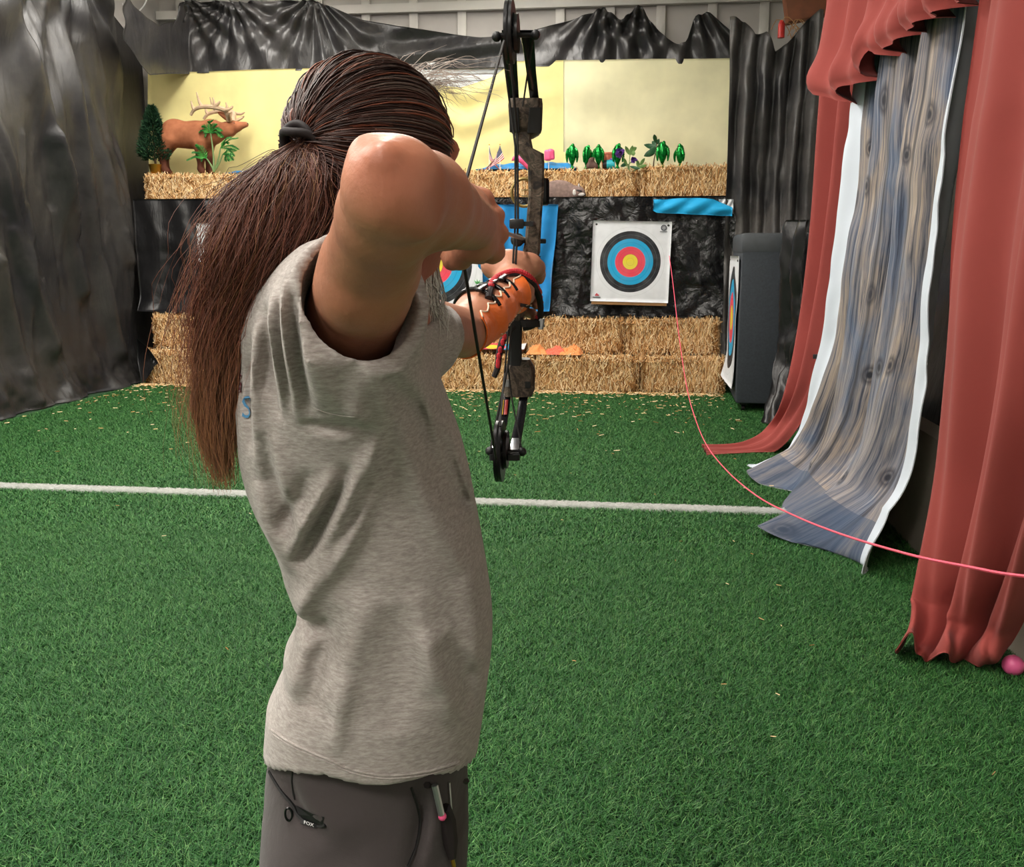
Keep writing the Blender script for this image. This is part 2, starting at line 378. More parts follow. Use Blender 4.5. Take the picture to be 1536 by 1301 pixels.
def instancer(name, pts, src, label, cat, kind='stuff', z=0.0):
    me = bpy.data.meshes.new(name); me.from_pydata([tuple(p) for p in pts], [], []); o = link(name, me); tag(o, label, cat, kind=kind)
    ng = bpy.data.node_groups.new(name, 'GeometryNodeTree')
    ng.interface.new_socket('Geometry', in_out='INPUT', socket_type='NodeSocketGeometry'); ng.interface.new_socket('Geometry', in_out='OUTPUT', socket_type='NodeSocketGeometry')
    N = ng.nodes; gi = N.new('NodeGroupInput'); go = N.new('NodeGroupOutput'); ip = N.new('GeometryNodeInstanceOnPoints'); oi = N.new('GeometryNodeObjectInfo'); rv = N.new('FunctionNodeRandomValue')
    oi.inputs['Object'].default_value = src; oi.inputs['As Instance'].default_value = True
    rv.data_type = 'INT'; mi = [s for s in rv.inputs if s.type == 'INT']; mi[0].default_value = 0; mi[1].default_value = 3
    ml = N.new('ShaderNodeMath'); ml.operation = 'MULTIPLY'; ml.inputs[1].default_value = math.pi / 2; cx = N.new('ShaderNodeCombineXYZ')
    out = [s for s in rv.outputs if s.type == 'INT'][0]
    L = ng.links.new; L(gi.outputs[0], ip.inputs['Points']); L(oi.outputs['Geometry'], ip.inputs['Instance']); L(out, ml.inputs[0]); L(ml.outputs[0], cx.inputs['Z'])
    L(cx.outputs[0], ip.inputs['Rotation']); L(ip.outputs[0], go.inputs[0])
    md = o.modifiers.new('tufts', 'NODES'); md.node_group = ng
    return o
PS = .5
V, T = blade_patch(9500, PS * 1.02, .022, .0026, 1.3, 1); src_near = bpy.data.objects.new('turf_tuft_patch', mesh_from('turf_tuft_patch', V, T, False, [M['grass']]))
V, T = blade_patch(5200, PS * 1.02, .023, .0042, 1.3, 2); src_far = bpy.data.objects.new('turf_tuft_patch_far', mesh_from('turf_tuft_patch_far', V, T, False, [M['grass']]))
near, far = [], []
for i in range(int((1.45 - XL) / PS) + 1):
    for j in range(22):
        x = 1.22 - i * PS; y = .4 + j * PS
        if x < -5.7: continue
        (near if y < 4.6 else far).append((x, y, 0))
instancer('turf_grass', near, src_near, 'short green artificial grass in the foreground, nearer than the white line', 'artificial grass')
instancer('distant_turf_grass', far, src_far, 'short green artificial grass reaching back to the hay bales', 'artificial grass')
# painted white line across the lane
V, T = blade_patch(26000, 1.0, .032, .0045, .7, 3); V[:, 0] = V[:, 0] * 7.1 - 2.3; V[:, 1] = V[:, 1] * .085 + 5.40
o = link('lane_line', mesh_from('lane_line', V, T, False, [M['linewhite']])); tag(o, 'straight white turf line crossing the green lane', 'line', kind='stuff')
# loose straw on the turf in front of the bales
def straw_bits(n, fx, seed, lmin=.03, lmax=.12, wid=.0035, z=.034):
    r = np.random.default_rng(seed); P = fx(r, n); a = r.uniform(0, np.pi, n); L = r.uniform(lmin, lmax, n)[:, None] / 2; t = r.normal(0, .12, n)[:, None]
    d = np.stack([np.cos(a), np.sin(a), 0 * a], 1); s = np.stack([-np.sin(a), np.cos(a), 0 * a], 1) * wid
    up = np.array([[0, 0, 1.]]); A = P - d * L + up * (z - t * L); B = P + d * L + up * (z + t * L)
    V = np.stack([A - s, A + s, B + s, B - s, A + up * wid * 1.5, B + up * wid * 1.5], 1).reshape(-1, 3); k = np.arange(n) * 6
    T = np.concatenate([np.stack([k, k + 1, k + 2, k + 3], 1), np.stack([k + 1, k + 4, k + 5, k + 2], 1), np.stack([k + 4, k, k + 3, k + 5], 1)])
    return V, T
def fx(r, n):
    y = 9.97 - np.abs(r.normal(0, .10, n)); q = r.random(n) < .28; y = np.where(q, 9.9 - np.abs(r.normal(0, 1.1, n)), y)
    x = r.uniform(-5.5, 1.0, n); return np.stack([x, np.clip(y, 5.6, 9.98), 0 * x], 1)
V, T = straw_bits(2600, fx, 5, .015, .055, .0028, .026); o = link('loose_straw', mesh_from('loose_straw', V, T, False, [M['straw']])); tag(o, 'loose straw scattered on the grass along the foot of the bales', 'straw', kind='stuff')
def fx2(r, n): return np.stack([r.uniform(-3, 1.2, n), r.uniform(2.2, 7, n), np.zeros(n)], 1)
V, T = straw_bits(60, fx2, 6, .012, .03, .0014, .024); o = link('stray_straw', mesh_from('stray_straw', V, T, False, [M['straw']])); tag(o, 'few stray straw bits dotting the nearer grass', 'straw', kind='stuff')

# ------------------------------------------------------------------ hay bales
def bale_mesh(L, D, Hh, seed):
    bm = bmesh.new(); bmesh.ops.create_cube(bm, size=1)
    for v in bm.verts: v.co = Vector((v.co.x * L, v.co.y * D, v.co.z * Hh))
    bmesh.ops.bevel(bm, geom=list(bm.edges), offset=.085, segments=4, affect='EDGES', profile=.6)
    bmesh.ops.subdivide_edges(bm, edges=[e for e in bm.edges if e.calc_length() > .12], cuts=9, use_grid_fill=True)
    V = np.array([v.co[:] for v in bm.verts]); bm.verts.index_update(); Fs = [[v.index for v in f.verts] for f in bm.faces]; bm.free()
    N = V / np.array([L, D, Hh]) * 2; N = np.sign(N) * np.abs(N) ** 4; N /= np.linalg.norm(N, axis=1)[:, None] + 1e-9
    V = V + N * (.012 * fbm(V[:, 0] * 5, V[:, 1] * 5, V[:, 2] * 5, 3, seed) - .012)[:, None]
    # flakes: faint vertical compression lines along the bale
    V[:, 2] += .006 * np.sin(V[:, 0] * 46 + seed) * np.sign(V[:, 2])
    return mesh_from('bale_core', V, Fs, True, [M['bale']])
def straw_mesh(L, D, Hh, n, seed):
    r = np.random.default_rng(seed); V = []; 
    f = r.choice(4, n, p=[.52, .3, .09, .09]); P = np.zeros((n, 3)); d = np.zeros((n, 3)); nn = np.zeros((n, 3))
    u, v = r.uniform(-.48, .48, n), r.uniform(-.48, .48, n); a = r.normal(np.pi / 2, .5, n)
    for k in range(4):
        m = f == k
        if k == 0: P[m] = np.stack([u[m] * L, np.full(m.sum(), -D / 2 + .006), v[m] * Hh], 1); d[m] = np.stack([np.cos(a[m]), 0 * a[m], np.sin(a[m])], 1); nn[m] = (0, -1, 0)
        if k == 1: P[m] = np.stack([u[m] * L, v[m] * D, np.full(m.sum(), Hh / 2 - .008)], 1); d[m] = np.stack([np.cos(a[m]), np.sin(a[m]), 0 * a[m]], 1); nn[m] = (0, 0, 1)
        if k >= 2: sg = -1 if k == 2 else 1; P[m] = np.stack([np.full(m.sum(), sg * (L / 2 - .008)), u[m] * D, v[m] * Hh], 1); d[m] = np.stack([0 * a[m], np.cos(a[m]), np.sin(a[m])], 1); nn[m] = (sg, 0, 0)
    d = d + nn * r.normal(0, .12, n)[:, None]; d /= np.linalg.norm(d, axis=1)[:, None]
    s = np.cross(d, nn) * r.uniform(.0022, .0052, n)[:, None]; l = r.uniform(.02, .07, n)[:, None]; P = P + nn * r.uniform(-.010, .006, n)[:, None]; edge = np.abs(P) / np.array([L, D, Hh]) * 2; P = P - nn * (.05 * np.clip(np.sort(edge, axis=1)[:, 1] - .80, 0, .2) / .2 ** 1 * 1.0)[:, None]
    A, B = P - d * l, P + d * l; e = nn * .004
    V = np.stack([A - s, A + s, B + s, B - s, A + e, B + e], 1).reshape(-1, 3); k = np.arange(n) * 6
    T = np.concatenate([np.stack([k, k + 1, k + 2, k + 3], 1), np.stack([k + 1, k + 4, k + 5, k + 2], 1), np.stack([k + 4, k, k + 3, k + 5], 1)])
    return mesh_from('bale_straw', V, T, False, [M['straw']])
BALES = [(bale_mesh(1.10, .46, .385, s), straw_mesh(1.10, .46, .385, 3800, s)) for s in (1, 2, 3)]
def bale(i, x0, x1, y0, z0, h, label, group, rz=0):
    e = empty('hay_bale', ((x0 + x1) / 2, y0 + .23, z0), label, 'hay bale', group, rz)
    c, s = BALES[i % 3]; sx = (x1 - x0 - .004) / 1.10; sz = h / .385
    for nm, me in (('bale_core', c), ('straw', s)):
        o = link(nm, me, e, (0, 0, h / 2)); o.scale = (sx, 1, sz)
        if nm == 'straw': o['kind'] = 'stuff'
    return e
order = ['at the far left end', 'second from the left', 'third from the left', 'fourth from the left', 'fifth from the left', 'at the far right end']
rows = [('bottom', 10.0, 0.0, .40, np.append(np.linspace(-5.50, .13, 6), 1.05)), ('middle', 10.30, .40, .385, np.append(np.linspace(-5.52, -.03, 6), 1.0)), ('top', 10.60, 2.065, .325, np.append(np.linspace(-5.66, .09, 6), 1.16))]
kk = 0
for (rn, y0, z0, h, xs) in rows:
    for j in range(6):
        dz = (0.02 if (rn == 'top' and j == 5) else [-.012, .004, -.006, .006, 0, -.014][(kk * 5 + j) % 6])
        where = {'bottom': 'bottom row on the grass', 'middle': 'middle row below the black sheeting', 'top': 'top row under the yellow backdrop'}[rn]
        bale(kk * 7 + j, xs[j], xs[j + 1], y0 + (.05 if (rn == 'bottom' and j == 5) else RNG.uniform(0, .02)), z0, h + dz, 'straw-coloured hay bale %s of the %s' % (order[j], where), rn + ' row of hay bales', RNG.normal(0, .006)); kk += 1
pf = empty('display_platform', (-2.3, 10.85, 0), 'long platform behind black sheeting that carries the top bales', 'platform')
MB().box((0, .03, 2.035), (6.86, .62, .05)).build('platform_top', M['wood'], pf)
for x in (-3.2, -1.6, 0, 1.6, 3.2): MB().box((x, .19, 1.005), (.09, .2, 2.01)).build('post', M['wood'], pf)
MB().box((0, .19, .82), (6.5, .04, .06)).build('rail', M['wood'], pf)

# ------------------------------------------------------------------ sheeting and cloths
def cols(px0, px1, n): return np.linspace(px0, px1, n)
def interp(x, pts): p = np.array(pts, float); return np.interp(x, p[:, 0], p[:, 1])
# left sheeting along the left wall
nu, nv = 260, 150
Yc = np.linspace(3.4, 11.36, nu)[:, None]; t = np.linspace(0, 1, nv)[None, :]
zt = np.interp(Yc, [3.4, 8.9, 9.7, 10.7, 11.36], [4.75, 4.75, 4.7, 4.2, 3.9]); Z = t * zt
Zb = Z + 0 * Yc; Yy = Yc + 0 * Z
hang = [(5.2, 4.8), (7.0, 4.8), (8.2, 4.8), (9.5, 4.5)]
disp = .10 * fbm(Yy * .9, Zb * .35, 0, 3, 4) + .025 * fbm(Yy * 4, Zb * 1.2, 0, 3, 8)
for (hy, hz) in hang:
    r = np.hypot(Yy - hy, Zb - hz) + .15; ang = np.arctan2(Yy - hy, hz - Zb + .05)
    disp += .055 * np.exp(-(r / 2.6) ** 2) * np.sin(ang * 15 + hy * 3) * np.minimum(1, r)
for (a, b, amp, wd) in [((9.2, 4.2), (9.9, .4), .10, .10), ((8.3, 4.4), (9.4, 1.1), .12, .12), ((7.6, 4.4), (8.7, .6), .12, .14), ((9.6, 3.6), (10.2, 1.4), .06, .08), ((8.9, 2.6), (9.3, 1.7), .06, .06), ((8.0, 1.4), (8.3, .1), .10, .10)]:
    tt = np.clip(((Yy - a[0]) * (b[0] - a[0]) + (Zb - a[1]) * (b[1] - a[1])) / ((b[0] - a[0]) ** 2 + (b[1] - a[1]) ** 2), 0, 1)
    q = np.hypot(Yy - a[0] - tt * (b[0] - a[0]), Zb - a[1] - tt * (b[1] - a[1])); disp += amp * np.exp(-(q / wd) ** 2)
low = np.clip(1 - Zb / .8, 0, 1); disp += low ** 2 * (.08 + .10 * np.abs(fbm(Yy * 3.1, Zb * 3, 0, 3, 21)))
rg = np.random.default_rng(31)
for k_ in range(34):
    y0_ = rg.uniform(5.5, 10.6); a = (y0_, rg.uniform(1.5, 4.6)); b = (y0_ + rg.uniform(-.15, .8), a[1] - rg.uniform(.6, 2.4)); amp = rg.uniform(.012, .035) * rg.choice([-1, 1, 1]); wd = rg.uniform(.025, .05)
    tt = np.clip(((Yy - a[0]) * (b[0] - a[0]) + (Zb - a[1]) * (b[1] - a[1])) / ((b[0] - a[0]) ** 2 + (b[1] - a[1]) ** 2), 0, 1); q = np.hypot(Yy - a[0] - tt * (b[0] - a[0]), Zb - a[1] - tt * (b[1] - a[1])); disp += amp * np.exp(-(q / wd) ** 2)
bk_ = np.clip((Yy - 10.3) / .5, 0, 1)
P = np.stack([-5.76 + np.clip(disp, -.1, .45) * (1 - .85 * bk_) - .20 * bk_, Yy, Zb + .01], 2)
o = sheet('black_plastic_sheet', P, M['tarp'], thick=-.003); tag(o, 'big dusty black plastic sheet hanging along the left wall down to the grass', 'plastic sheet')
# small torn flap at its lower far corner
a, b, c = atZ(232, 548, .25), atZ(200, 560, .1), atZ(212, 520, .4)
P = np.array([[atY(205, 508, 10.05), atY(213, 575, 9.95)], [atY(222, 522, 9.98), atY(222, 566, 9.92)], [atY(238, 545, 9.9), atY(230, 552, 9.9)]])
P = np.stack([catmull(P[:, 0], 9), catmull((P[:, 0] + P[:, 1]) / 2 + np.array([0, -.03, 0]), 9), catmull(P[:, 1], 9)], 1)
o = sheet('plastic_flap', P, M['skirt2'], thick=.004); tag(o, 'pointed black plastic flap sticking out over the lower left bales', 'plastic flap')
# swagged valance across the back
nu, nv = 300, 40
px = cols(186, 1112, nu); top = interp(px, [(186, -8), (215, 22), (240, 40), (258, 30), (275, 3), (345, 2), (470, 0), (500, 12), (540, 28), (600, 40), (660, 48), (720, 56), (770, 54), (820, 40), (880, 22), (906, 10), (918, 22), (934, 30), (950, 14), (960, 8), (975, 30), (1000, 58), (1018, 66), (1030, 62), (1042, 24), (1066, 18), (1090, 40), (1112, 60)])
bot = interp(px, [(186, 60), (222, 112), (300, 110), (470, 106), (700, 103), (900, 98), (1112, 96)])
P = np.zeros((nu, nv, 3)); hp = [275, 345, 470, 906, 960, 1042]
for i in range(nu):
    Y0 = 11.36 if px[i] > 285 else 9.75 + (px[i] - 186) / 99 * 1.61
    for j in range(nv):
        y = top[i] + (bot[i] - top[i]) * j / (nv - 1); q = atY(px[i], y, Y0); f = 0
        for h in hp:
            r = math.hypot(px[i] - h, y + 6) + 6; an = math.atan2(px[i] - h, y + 10); f += .055 * math.exp(-(r / 110) ** 2) * math.sin(an * 17 + h)
        f += .03 * math.sin((y - 30) * .16 + px[i] * .02) * math.exp(-((px[i] - 690) / 130) ** 2)
        q[1] -= f + .01 * float(mnoise.noise(Vector((px[i] * .06, y * .05, 0)))); P[i, j] = q
o = sheet('black_plastic_valance', P, M['valance'], thick=.003); tag(o, 'swagged black plastic strip tied up along the top of the back wall', 'plastic sheet')
tie = empty('tie_string', (-4.0, 11.14, 4.1), 'thin white string tying up the black plastic swag at the upper left', 'string')
MB().tube(catmull([local(atY(*q, 11.1), tie) for q in ((175, -4), (190, 12), (205, 18), (216, 8), (222, -6))], 16), .009, 5).build('strand', M['white'], tie)
# white slatted panel behind the drooping yellow cloth
sp = empty('slatted_panel', atY(680, 150, 11.40), 'white panel of horizontal slats showing above the drooping yellow cloth', 'panel')
a, b = atY(575, 92, 11.40), atY(775, 92, 11.40); wv = b[0] - a[0]
for k in range(14): MB().box(((a[0] + b[0]) / 2 - sp.location.x, 0, a[2] - sp.location.z + .02 - k * .075), (wv, .02, .062), rotx(.25), bev=.004).build('slat', M['slat'], sp)
MB().box(((a[0] + b[0]) / 2 - sp.location.x, .03, a[2] - sp.location.z - .45), (wv, .02, 1.1)).build('backing_board', M['white'], sp)
# yellow backdrops
def backdrop(name, pl, pr, topf, botY, Y, mat, label, folds, nu=90, nv=50):
    px = cols(pl, pr, nu); P = np.zeros((nu, nv, 3))
    for i in range(nu):
        for j in range(nv):
            s = j / (nv - 1); y = topf(px[i]) * (1 - s) + botY * s; q = atY(px[i], y, Y); q[1] -= folds(px[i], y); P[i, j] = q
    o = sheet(name, P, mat, thick=.004); tag(o, label, 'backdrop cloth')
def fl(x, y):
    f = .008 * math.sin(x * .05 + y * .012) + .012 * mnoise.noise(Vector((x * .012, y * .012, 3)))
    if x > 560:   # drooping swag folds
        c = y - (70 + .0022 * (x - 650) ** 2 * 0 + 60 * (1 - abs(x - 700) / 160)); f += .035 * math.sin(c * .13) * math.exp(-((x - 690) / 95) ** 2) * math.exp(-((y - 150) / 70) ** 2)
    return f
backdrop('yellow_backdrop', 222, 850, lambda x: np.interp(x, [222, 400, 500, 590, 640, 690, 740, 770, 850], [110, 104, 101, 100, 126, 132, 116, 92, 90]), 268, 11.345, M['yellow'], 'bright yellow cloth backdrop behind the elk and flags, drooping in the middle', fl)
backdrop('pale_yellow_backdrop', 845, 1108, lambda x: np.interp(x, [845, 1108], [90, 87]), 262, 11.325, M['yellow2'], 'pale yellow cloth backdrop behind the green ornaments on the right', lambda x, y: .012 * math.sin((x - 2.2 * y) * .035) + .02 * mnoise.noise(Vector((x * .01, y * .02, 9))))
# black skirts below the top bales
def skirt(name, x0, x1, Y, z0, z1, mat, label, amp, seed, nu=140, nv=50):
    X = np.linspace(x0, x1, nu)[:, None]; Z = np.linspace(z1, z0, nv)[None, :]; X, Z = X + 0 * Z, Z + 0 * X
    d = amp * fbm(X * 3.2, Z * 2.2, 0, 4, seed) + amp * .8 * np.abs(vnoise(X * 5 + Z * 2, Z * 5, 0, seed + 9)) + .012 * np.sin(X * 19 + 2 * np.sin(Z * 3))
    k = np.clip((z0 + .22 - Z) / .22, 0, 1); d = d + k ** 2 * (.05 + .05 * fbm(X * 6, Z * 4, 0, 2, seed + 3))
    P = np.stack([X, Y - np.clip(d, -.02, .3), Z + k * .02 * vnoise(X * 7, 0, 0, seed)], 2)
    o = sheet(name, P, mat, thick=.003); tag(o, label, 'plastic sheet'); return o
skirt('black_plastic_skirt', -5.72, -2.3, 10.49, .80, 2.10, M['skirt2'], 'flat black plastic sheet below the top bales on the left, behind the small target', .014, 3)
skirt('black_plastic_skirt', -2.32, 1.16, 10.49, .80, 2.09, M['skirt'], 'shiny crinkled black plastic sheet below the top bales, behind the large targets', .03, 11, 200, 70)
# right black sheeting: behind the black target block
def drape(name, L, R, mat, label, cat, fold, nu=60, nv=90, two=False, thick=.004, extra=None, mid=None):
    L = catmull(L, nv); R = catmull(R, nv); u = np.linspace(0, 1, nu)[:, None, None]
    P = L[None] * (1 - u) + R[None] * u
    if mid is not None: Mi = catmull(mid, nv); P = P + (Mi - (L + R) / 2)[None] * (4 * u * (1 - u))
    du = np.gradient(P, axis=0); dv = np.gradient(P, axis=1); N = np.cross(du, dv); N /= np.linalg.norm(N, axis=2)[..., None] + 1e-9
    U, Vv = np.meshgrid(np.linspace(0, 1, nu), np.linspace(0, 1, nv), indexing='ij')
    P = P + N * fold(U, Vv)[..., None]
    if extra is not None: P = extra(P, U, Vv)
    P[..., 2] = np.maximum(P[..., 2], .012 + .006 * np.sin(U * 9))
    o = sheet(name, P, mat, thick=thick, two=two); tag(o, label, cat); return o
def vy(px, py, Y, z=None):
    q = atY(px, py, Y)
    if z is not None: q[2] = z
    return q
nu, nv = 90, 80
top = lambda x: np.interp(x, [1096, 1120, 1132, 1150, 1165, 1180, 1196, 1212, 1230], [24, 30, 52, 48, 74, 66, 48, 28, 14])
px = cols(1096, 1236, nu); P = np.zeros((nu, nv, 3))
for i in range(nu):
    Y0 = 10.44 - .06 * (px[i] - 1096) / 140; zb = .3
    qt = atY(px[i], top(px[i]), Y0); f0 = (px[i] - 1096) / 140
    for j in range(nv):
        s = j / (nv - 1); q = qt.copy(); q[2] = qt[2] * (1 - s) + zb * s; q[0] += .05 * s * (1 - f0)
        q[1] -= .05 * math.sin(f0 * 34 + 1.5 * math.sin(s * 4) + s) * (1 - .3 * s) + .06 * fbm(f0 * 6, s * 5, 0, 3, 5); P[i, j] = q
o = sheet('black_plastic_sheet', P, M['tarp'], thick=.003); o.data.materials[0] = M['tarp2']; tag(o, 'pleated grey-black plastic sheet hanging behind the black target block', 'plastic sheet')
L = [vy(1176, 330, 8.75), vy(1170, 420, 8.72), vy(1172, 500, 8.7), vy(1160, 570, 8.6), atZ(1140, 632, .03)]
R = [vy(1214, 330, 8.2), vy(1212, 420, 8.2), vy(1205, 500, 8.2), vy(1196, 570, 8.25), atZ(1205, 648, .03)]
drape('black_plastic_strip', L, R, M['skirt2'], 'ragged black plastic strip hanging between the target block and the first red curtain', 'plastic strip', lambda u, v: .03 * np.sin(u * 16 + v * 7) + .03 * fbm(u * 4, v * 9, 0, 3, 2), 26, 60)

# ------------------------------------------------------------------ right-hand curtains
def mat_woodprint():
    t = NT('wood_print_cloth'); tc = t.n('ShaderNodeTexCoord'); sx = t.n('ShaderNodeSeparateXYZ'); t.l(tc.outputs['UV'], sx.inputs[0])
    u, v = sx.outputs[0], sx.outputs[1]; NP = 8.0
    pl = t.math('FLOOR', t.math('MULTIPLY', u, NP)); fr = t.math('FRACT', t.math('MULTIPLY', u, NP))
    wn = t.n('ShaderNodeTexWhiteNoise', noise_dimensions='1D'); t.l(pl, wn.inputs['W'])
    mp = t.n('ShaderNodeMapping'); mp.inputs['Scale'].default_value = (20, 1.3, 1); t.l(tc.outputs['UV'], mp.inputs['Vector'])
    cb = t.n('ShaderNodeCombineXYZ'); t.l(t.math('MULTIPLY', wn.outputs[0], 40.0), cb.inputs[1]); t.l(cb.outputs[0], mp.inputs['Location'])
    g1 = t.noise(mp.outputs[0], 2.2, 6, .65, 1.4)
    mp2 = t.n('ShaderNodeMapping'); mp2.inputs['Scale'].default_value = (140, 5, 1); t.l(tc.outputs['UV'], mp2.inputs['Vector']); g2 = t.noise(mp2.outputs[0], 1.5, 4, .6, .8)
    mp3 = t.n('ShaderNodeMapping'); mp3.inputs['Scale'].default_value = (2.6, 1.8, 1); t.l(tc.outputs['UV'], mp3.inputs['Vector']); g3 = t.noise(mp3.outputs[0], 2.0, 4, .6, .8)
    h = t.math('ADD', t.math('MULTIPLY', g1.outputs[0], .6), t.math('MULTIPLY', g2.outputs[0], .4))
    c = t.ramp(h, [(.38, srgb(44, 44, 52)), (.44, srgb(92, 90, 96)), (.50, srgb(134, 124, 120)), (.56, srgb(158, 142, 128)), (.63, srgb(184, 174, 166))])
    c = t.mix(t.ramp(g3.outputs[0], [(.42, (0, 0, 0, 1)), (.62, (.8, .8, .8, 1))]), c, t.ramp(h, [(.36, srgb(34, 46, 70)), (.5, srgb(80, 98, 126)), (.66, srgb(122, 138, 160))]))
    # dark plank joints
    ed = t.math('MINIMUM', fr, t.math('SUBTRACT', 1.0, fr)); c = t.mix(t.ramp(ed, [(0.0, (.9, .9, .9, 1)), (.05, (.3, .3, .3, 1)), (.10, (0, 0, 0, 1))]), c, srgb(52, 50, 54))
    # knots
    mp4 = t.n('ShaderNodeMapping'); mp4.inputs['Scale'].default_value = (5.6, 6.4, 1); t.l(tc.outputs['UV'], mp4.inputs['Vector'])
    vo = t.n('ShaderNodeTexVoronoi', voronoi_dimensions='2D'); vo.inputs['Scale'].default_value = 1.0; vo.inputs['Randomness'].default_value = 1; t.l(mp4.outputs[0], vo.inputs['Vector'])
    c = t.mix(t.ramp(vo.outputs['Distance'], [(.03, (1, 1, 1, 1)), (.06, (.4, .4, .4, 1)), (.085, (.75, .75, .75, 1)), (.145, (0, 0, 0, 1))]), c, srgb(40, 40, 50))
    # dark blue plank ends at both ends of the print
    ends = t.math('MAXIMUM', t.math('GREATER_THAN', t.math('ADD', v, t.math('MULTIPLY', wn.outputs[0], .02)), .93), t.math('LESS_THAN', v, .11))
    c = t.mix(t.math('MULTIPLY', ends, .62), c, srgb(60, 76, 100))
    # unprinted white margins down both sides
    mg = t.math('MAXIMUM', t.math('LESS_THAN', u, .17), t.math('GREATER_THAN', u, .945)); c = t.mix(mg, c, srgb(206, 214, 226))
    t.set(c, .75, 0, .25, .1); n3 = t.noise(t.coords(), 6, 4, .5, .5); t.bump(n3.outputs[0], .12, .02); return t.m
M['woodprint'] = mat_woodprint()
M['whiteback'] = cloth('white_cloth_back', (196, 200, 208), wr=.1)
Yg, Zg = np.meshgrid(np.linspace(1.2, 9.0, 90), np.linspace(3.55, .02, 40), indexing='ij')
o = sheet('black_plastic_sheet', np.stack([1.84 + .05 * np.sin(Yg * 6 + np.sin(Zg * 2)) + .03 * fbm(Yg * 2, Zg * 2, 0, 3, 6), Yg, Zg], 2), M['tarp'], thick=.003); tag(o, 'black plastic sheet added to darken the gap behind the wood print and large red curtain', 'plastic sheet')  # backing sheet added so the gap between the curtains reads dark
rod = empty('curtain_rod', (1.50, 4.7, 3.62), 'grey steel rod above the frame that carries the red curtains', 'curtain rod')
MB().tube([(0, -3.4, 0), (0, 3.0, 0)], .016, 10).build('bar', M['steel_rib'], rod)
for y in (-3.3, 0, 2.9): MB().tube([(0, y, 0), (.75, y, .0)], .012, 8).build('bracket', M['steel_rib'], rod)
def topz(px, Y, z=3.60): q = atY(px, 0, Y); r = q.copy(); r[2] = z; return r
L = [topz(1232, 7.5), vy(1225, 180, 7.5), vy(1214, 360, 7.45), vy(1198, 500, 7.4), vy(1176, 600, 7.3), atZ(1146, 650, .06), atZ(1100, 666, .02), atZ(1052, 667, .03)]
R = [topz(1345, 6.35), vy(1305, 120, 6.5), vy(1285, 260, 6.6), vy(1258, 420, 6.7), vy(1225, 560, 6.8), vy(1190, 636, 6.95), atZ(1150, 676, .03), atZ(1060, 682, .02)]
drape('red_curtain', L, R, M['red'], 'narrow terracotta curtain farthest back, its hem trailing out across the grass', 'curtain', lambda u, v: (.055 * np.sin(u * 15 + .6 * np.sin(v * 5)) + .03 * np.sin(u * 31 + 2)) * (1 - .75 * v ** 2), 70, 120)
L = [topz(1310, 5.85, 3.3), vy(1284, 150, 5.9), vy(1270, 290, 5.95), vy(1243, 450, 6.1), vy(1214, 580, 6.35), vy(1182, 660, 6.6), atZ(1145, 696, .02)]
R = [topz(1485, 3.95, 3.2), vy(1452, 100, 3.98), vy(1430, 280, 4.02), vy(1410, 450, 4.08), vy(1390, 600, 4.15), vy(1348, 745, 4.3), atZ(1228, 852, .02)]
def wfold(u, v): return (.06 * np.sin(u * 21 + 1.2 * np.sin(v * 3.2) + 1) + .028 * np.sin(u * 43 + 3 * v) + .02 * fbm(u * 5, v * 7, 0, 3, 3)) * (1 - .35 * v)
def wextra(P, U, Vv):   # jagged hem: some planks run farther over the floor
    k = np.clip((Vv - .86) / .14, 0, 1); s = .16 * np.sin(U * 10.5 + .4) * k + .07 * np.sin(U * 23 + 2) * k
    P[..., 0] -= s; P[..., 1] += .05 * np.sin(U * 17) * k; return P
nuw, nvw = 90, 130
U, Vv = np.meshgrid(np.linspace(0, 1, nuw), np.linspace(1, 0, nvw), indexing='ij')
o = drape('wood_print_curtain', L, R, [M['whiteback'], M['woodprint']], 'grey-blue weathered wood print cloth with white margins hanging between two red curtains', 'curtain', wfold, nuw, nvw, True, .004, wextra)
# uv: v must run upward
uvl = o.data.uv_layers[0].data; a = np.zeros(len(uvl) * 2, np.float32); uvl.foreach_get('uv', a); a[1::2] = 1 - a[1::2]; uvl.foreach_set('uv', a)
L = [topz(1492, 3.62), vy(1454, 60, 3.74), vy(1432, 200, 3.76), vy(1412, 380, 3.78), vy(1404, 560, 3.76), vy(1396, 720, 3.74), vy(1376, 860, 3.66), vy(1366, 915, 3.6), atZ(1342, 982, .04)]
R = [topz(1800, 2.35), vy(1770, 0, 2.40), vy(1740, 200, 2.45), vy(1700, 400, 2.5), vy(1650, 600, 2.65), vy(1590, 760, 2.9), vy(1548, 880, 3.14), vy(1522, 950, 3.3), atZ(1500, 1001, .02)]
def bfold(u, v): return (.05 * np.sin(u * 17 + 2.6 * v * v + .5) + .02 * np.sin(u * 37 + 1.5 * v)) * (.55 + .6 * v) + .045 * np.clip((v - .84) / .16, 0, 1) * np.sin(v * 42 + u * 4)
drape('red_curtain', L, R, M['red'], 'large terracotta curtain nearest the camera at the right edge, hem bunched on the grass', 'curtain', bfold, 100, 150)
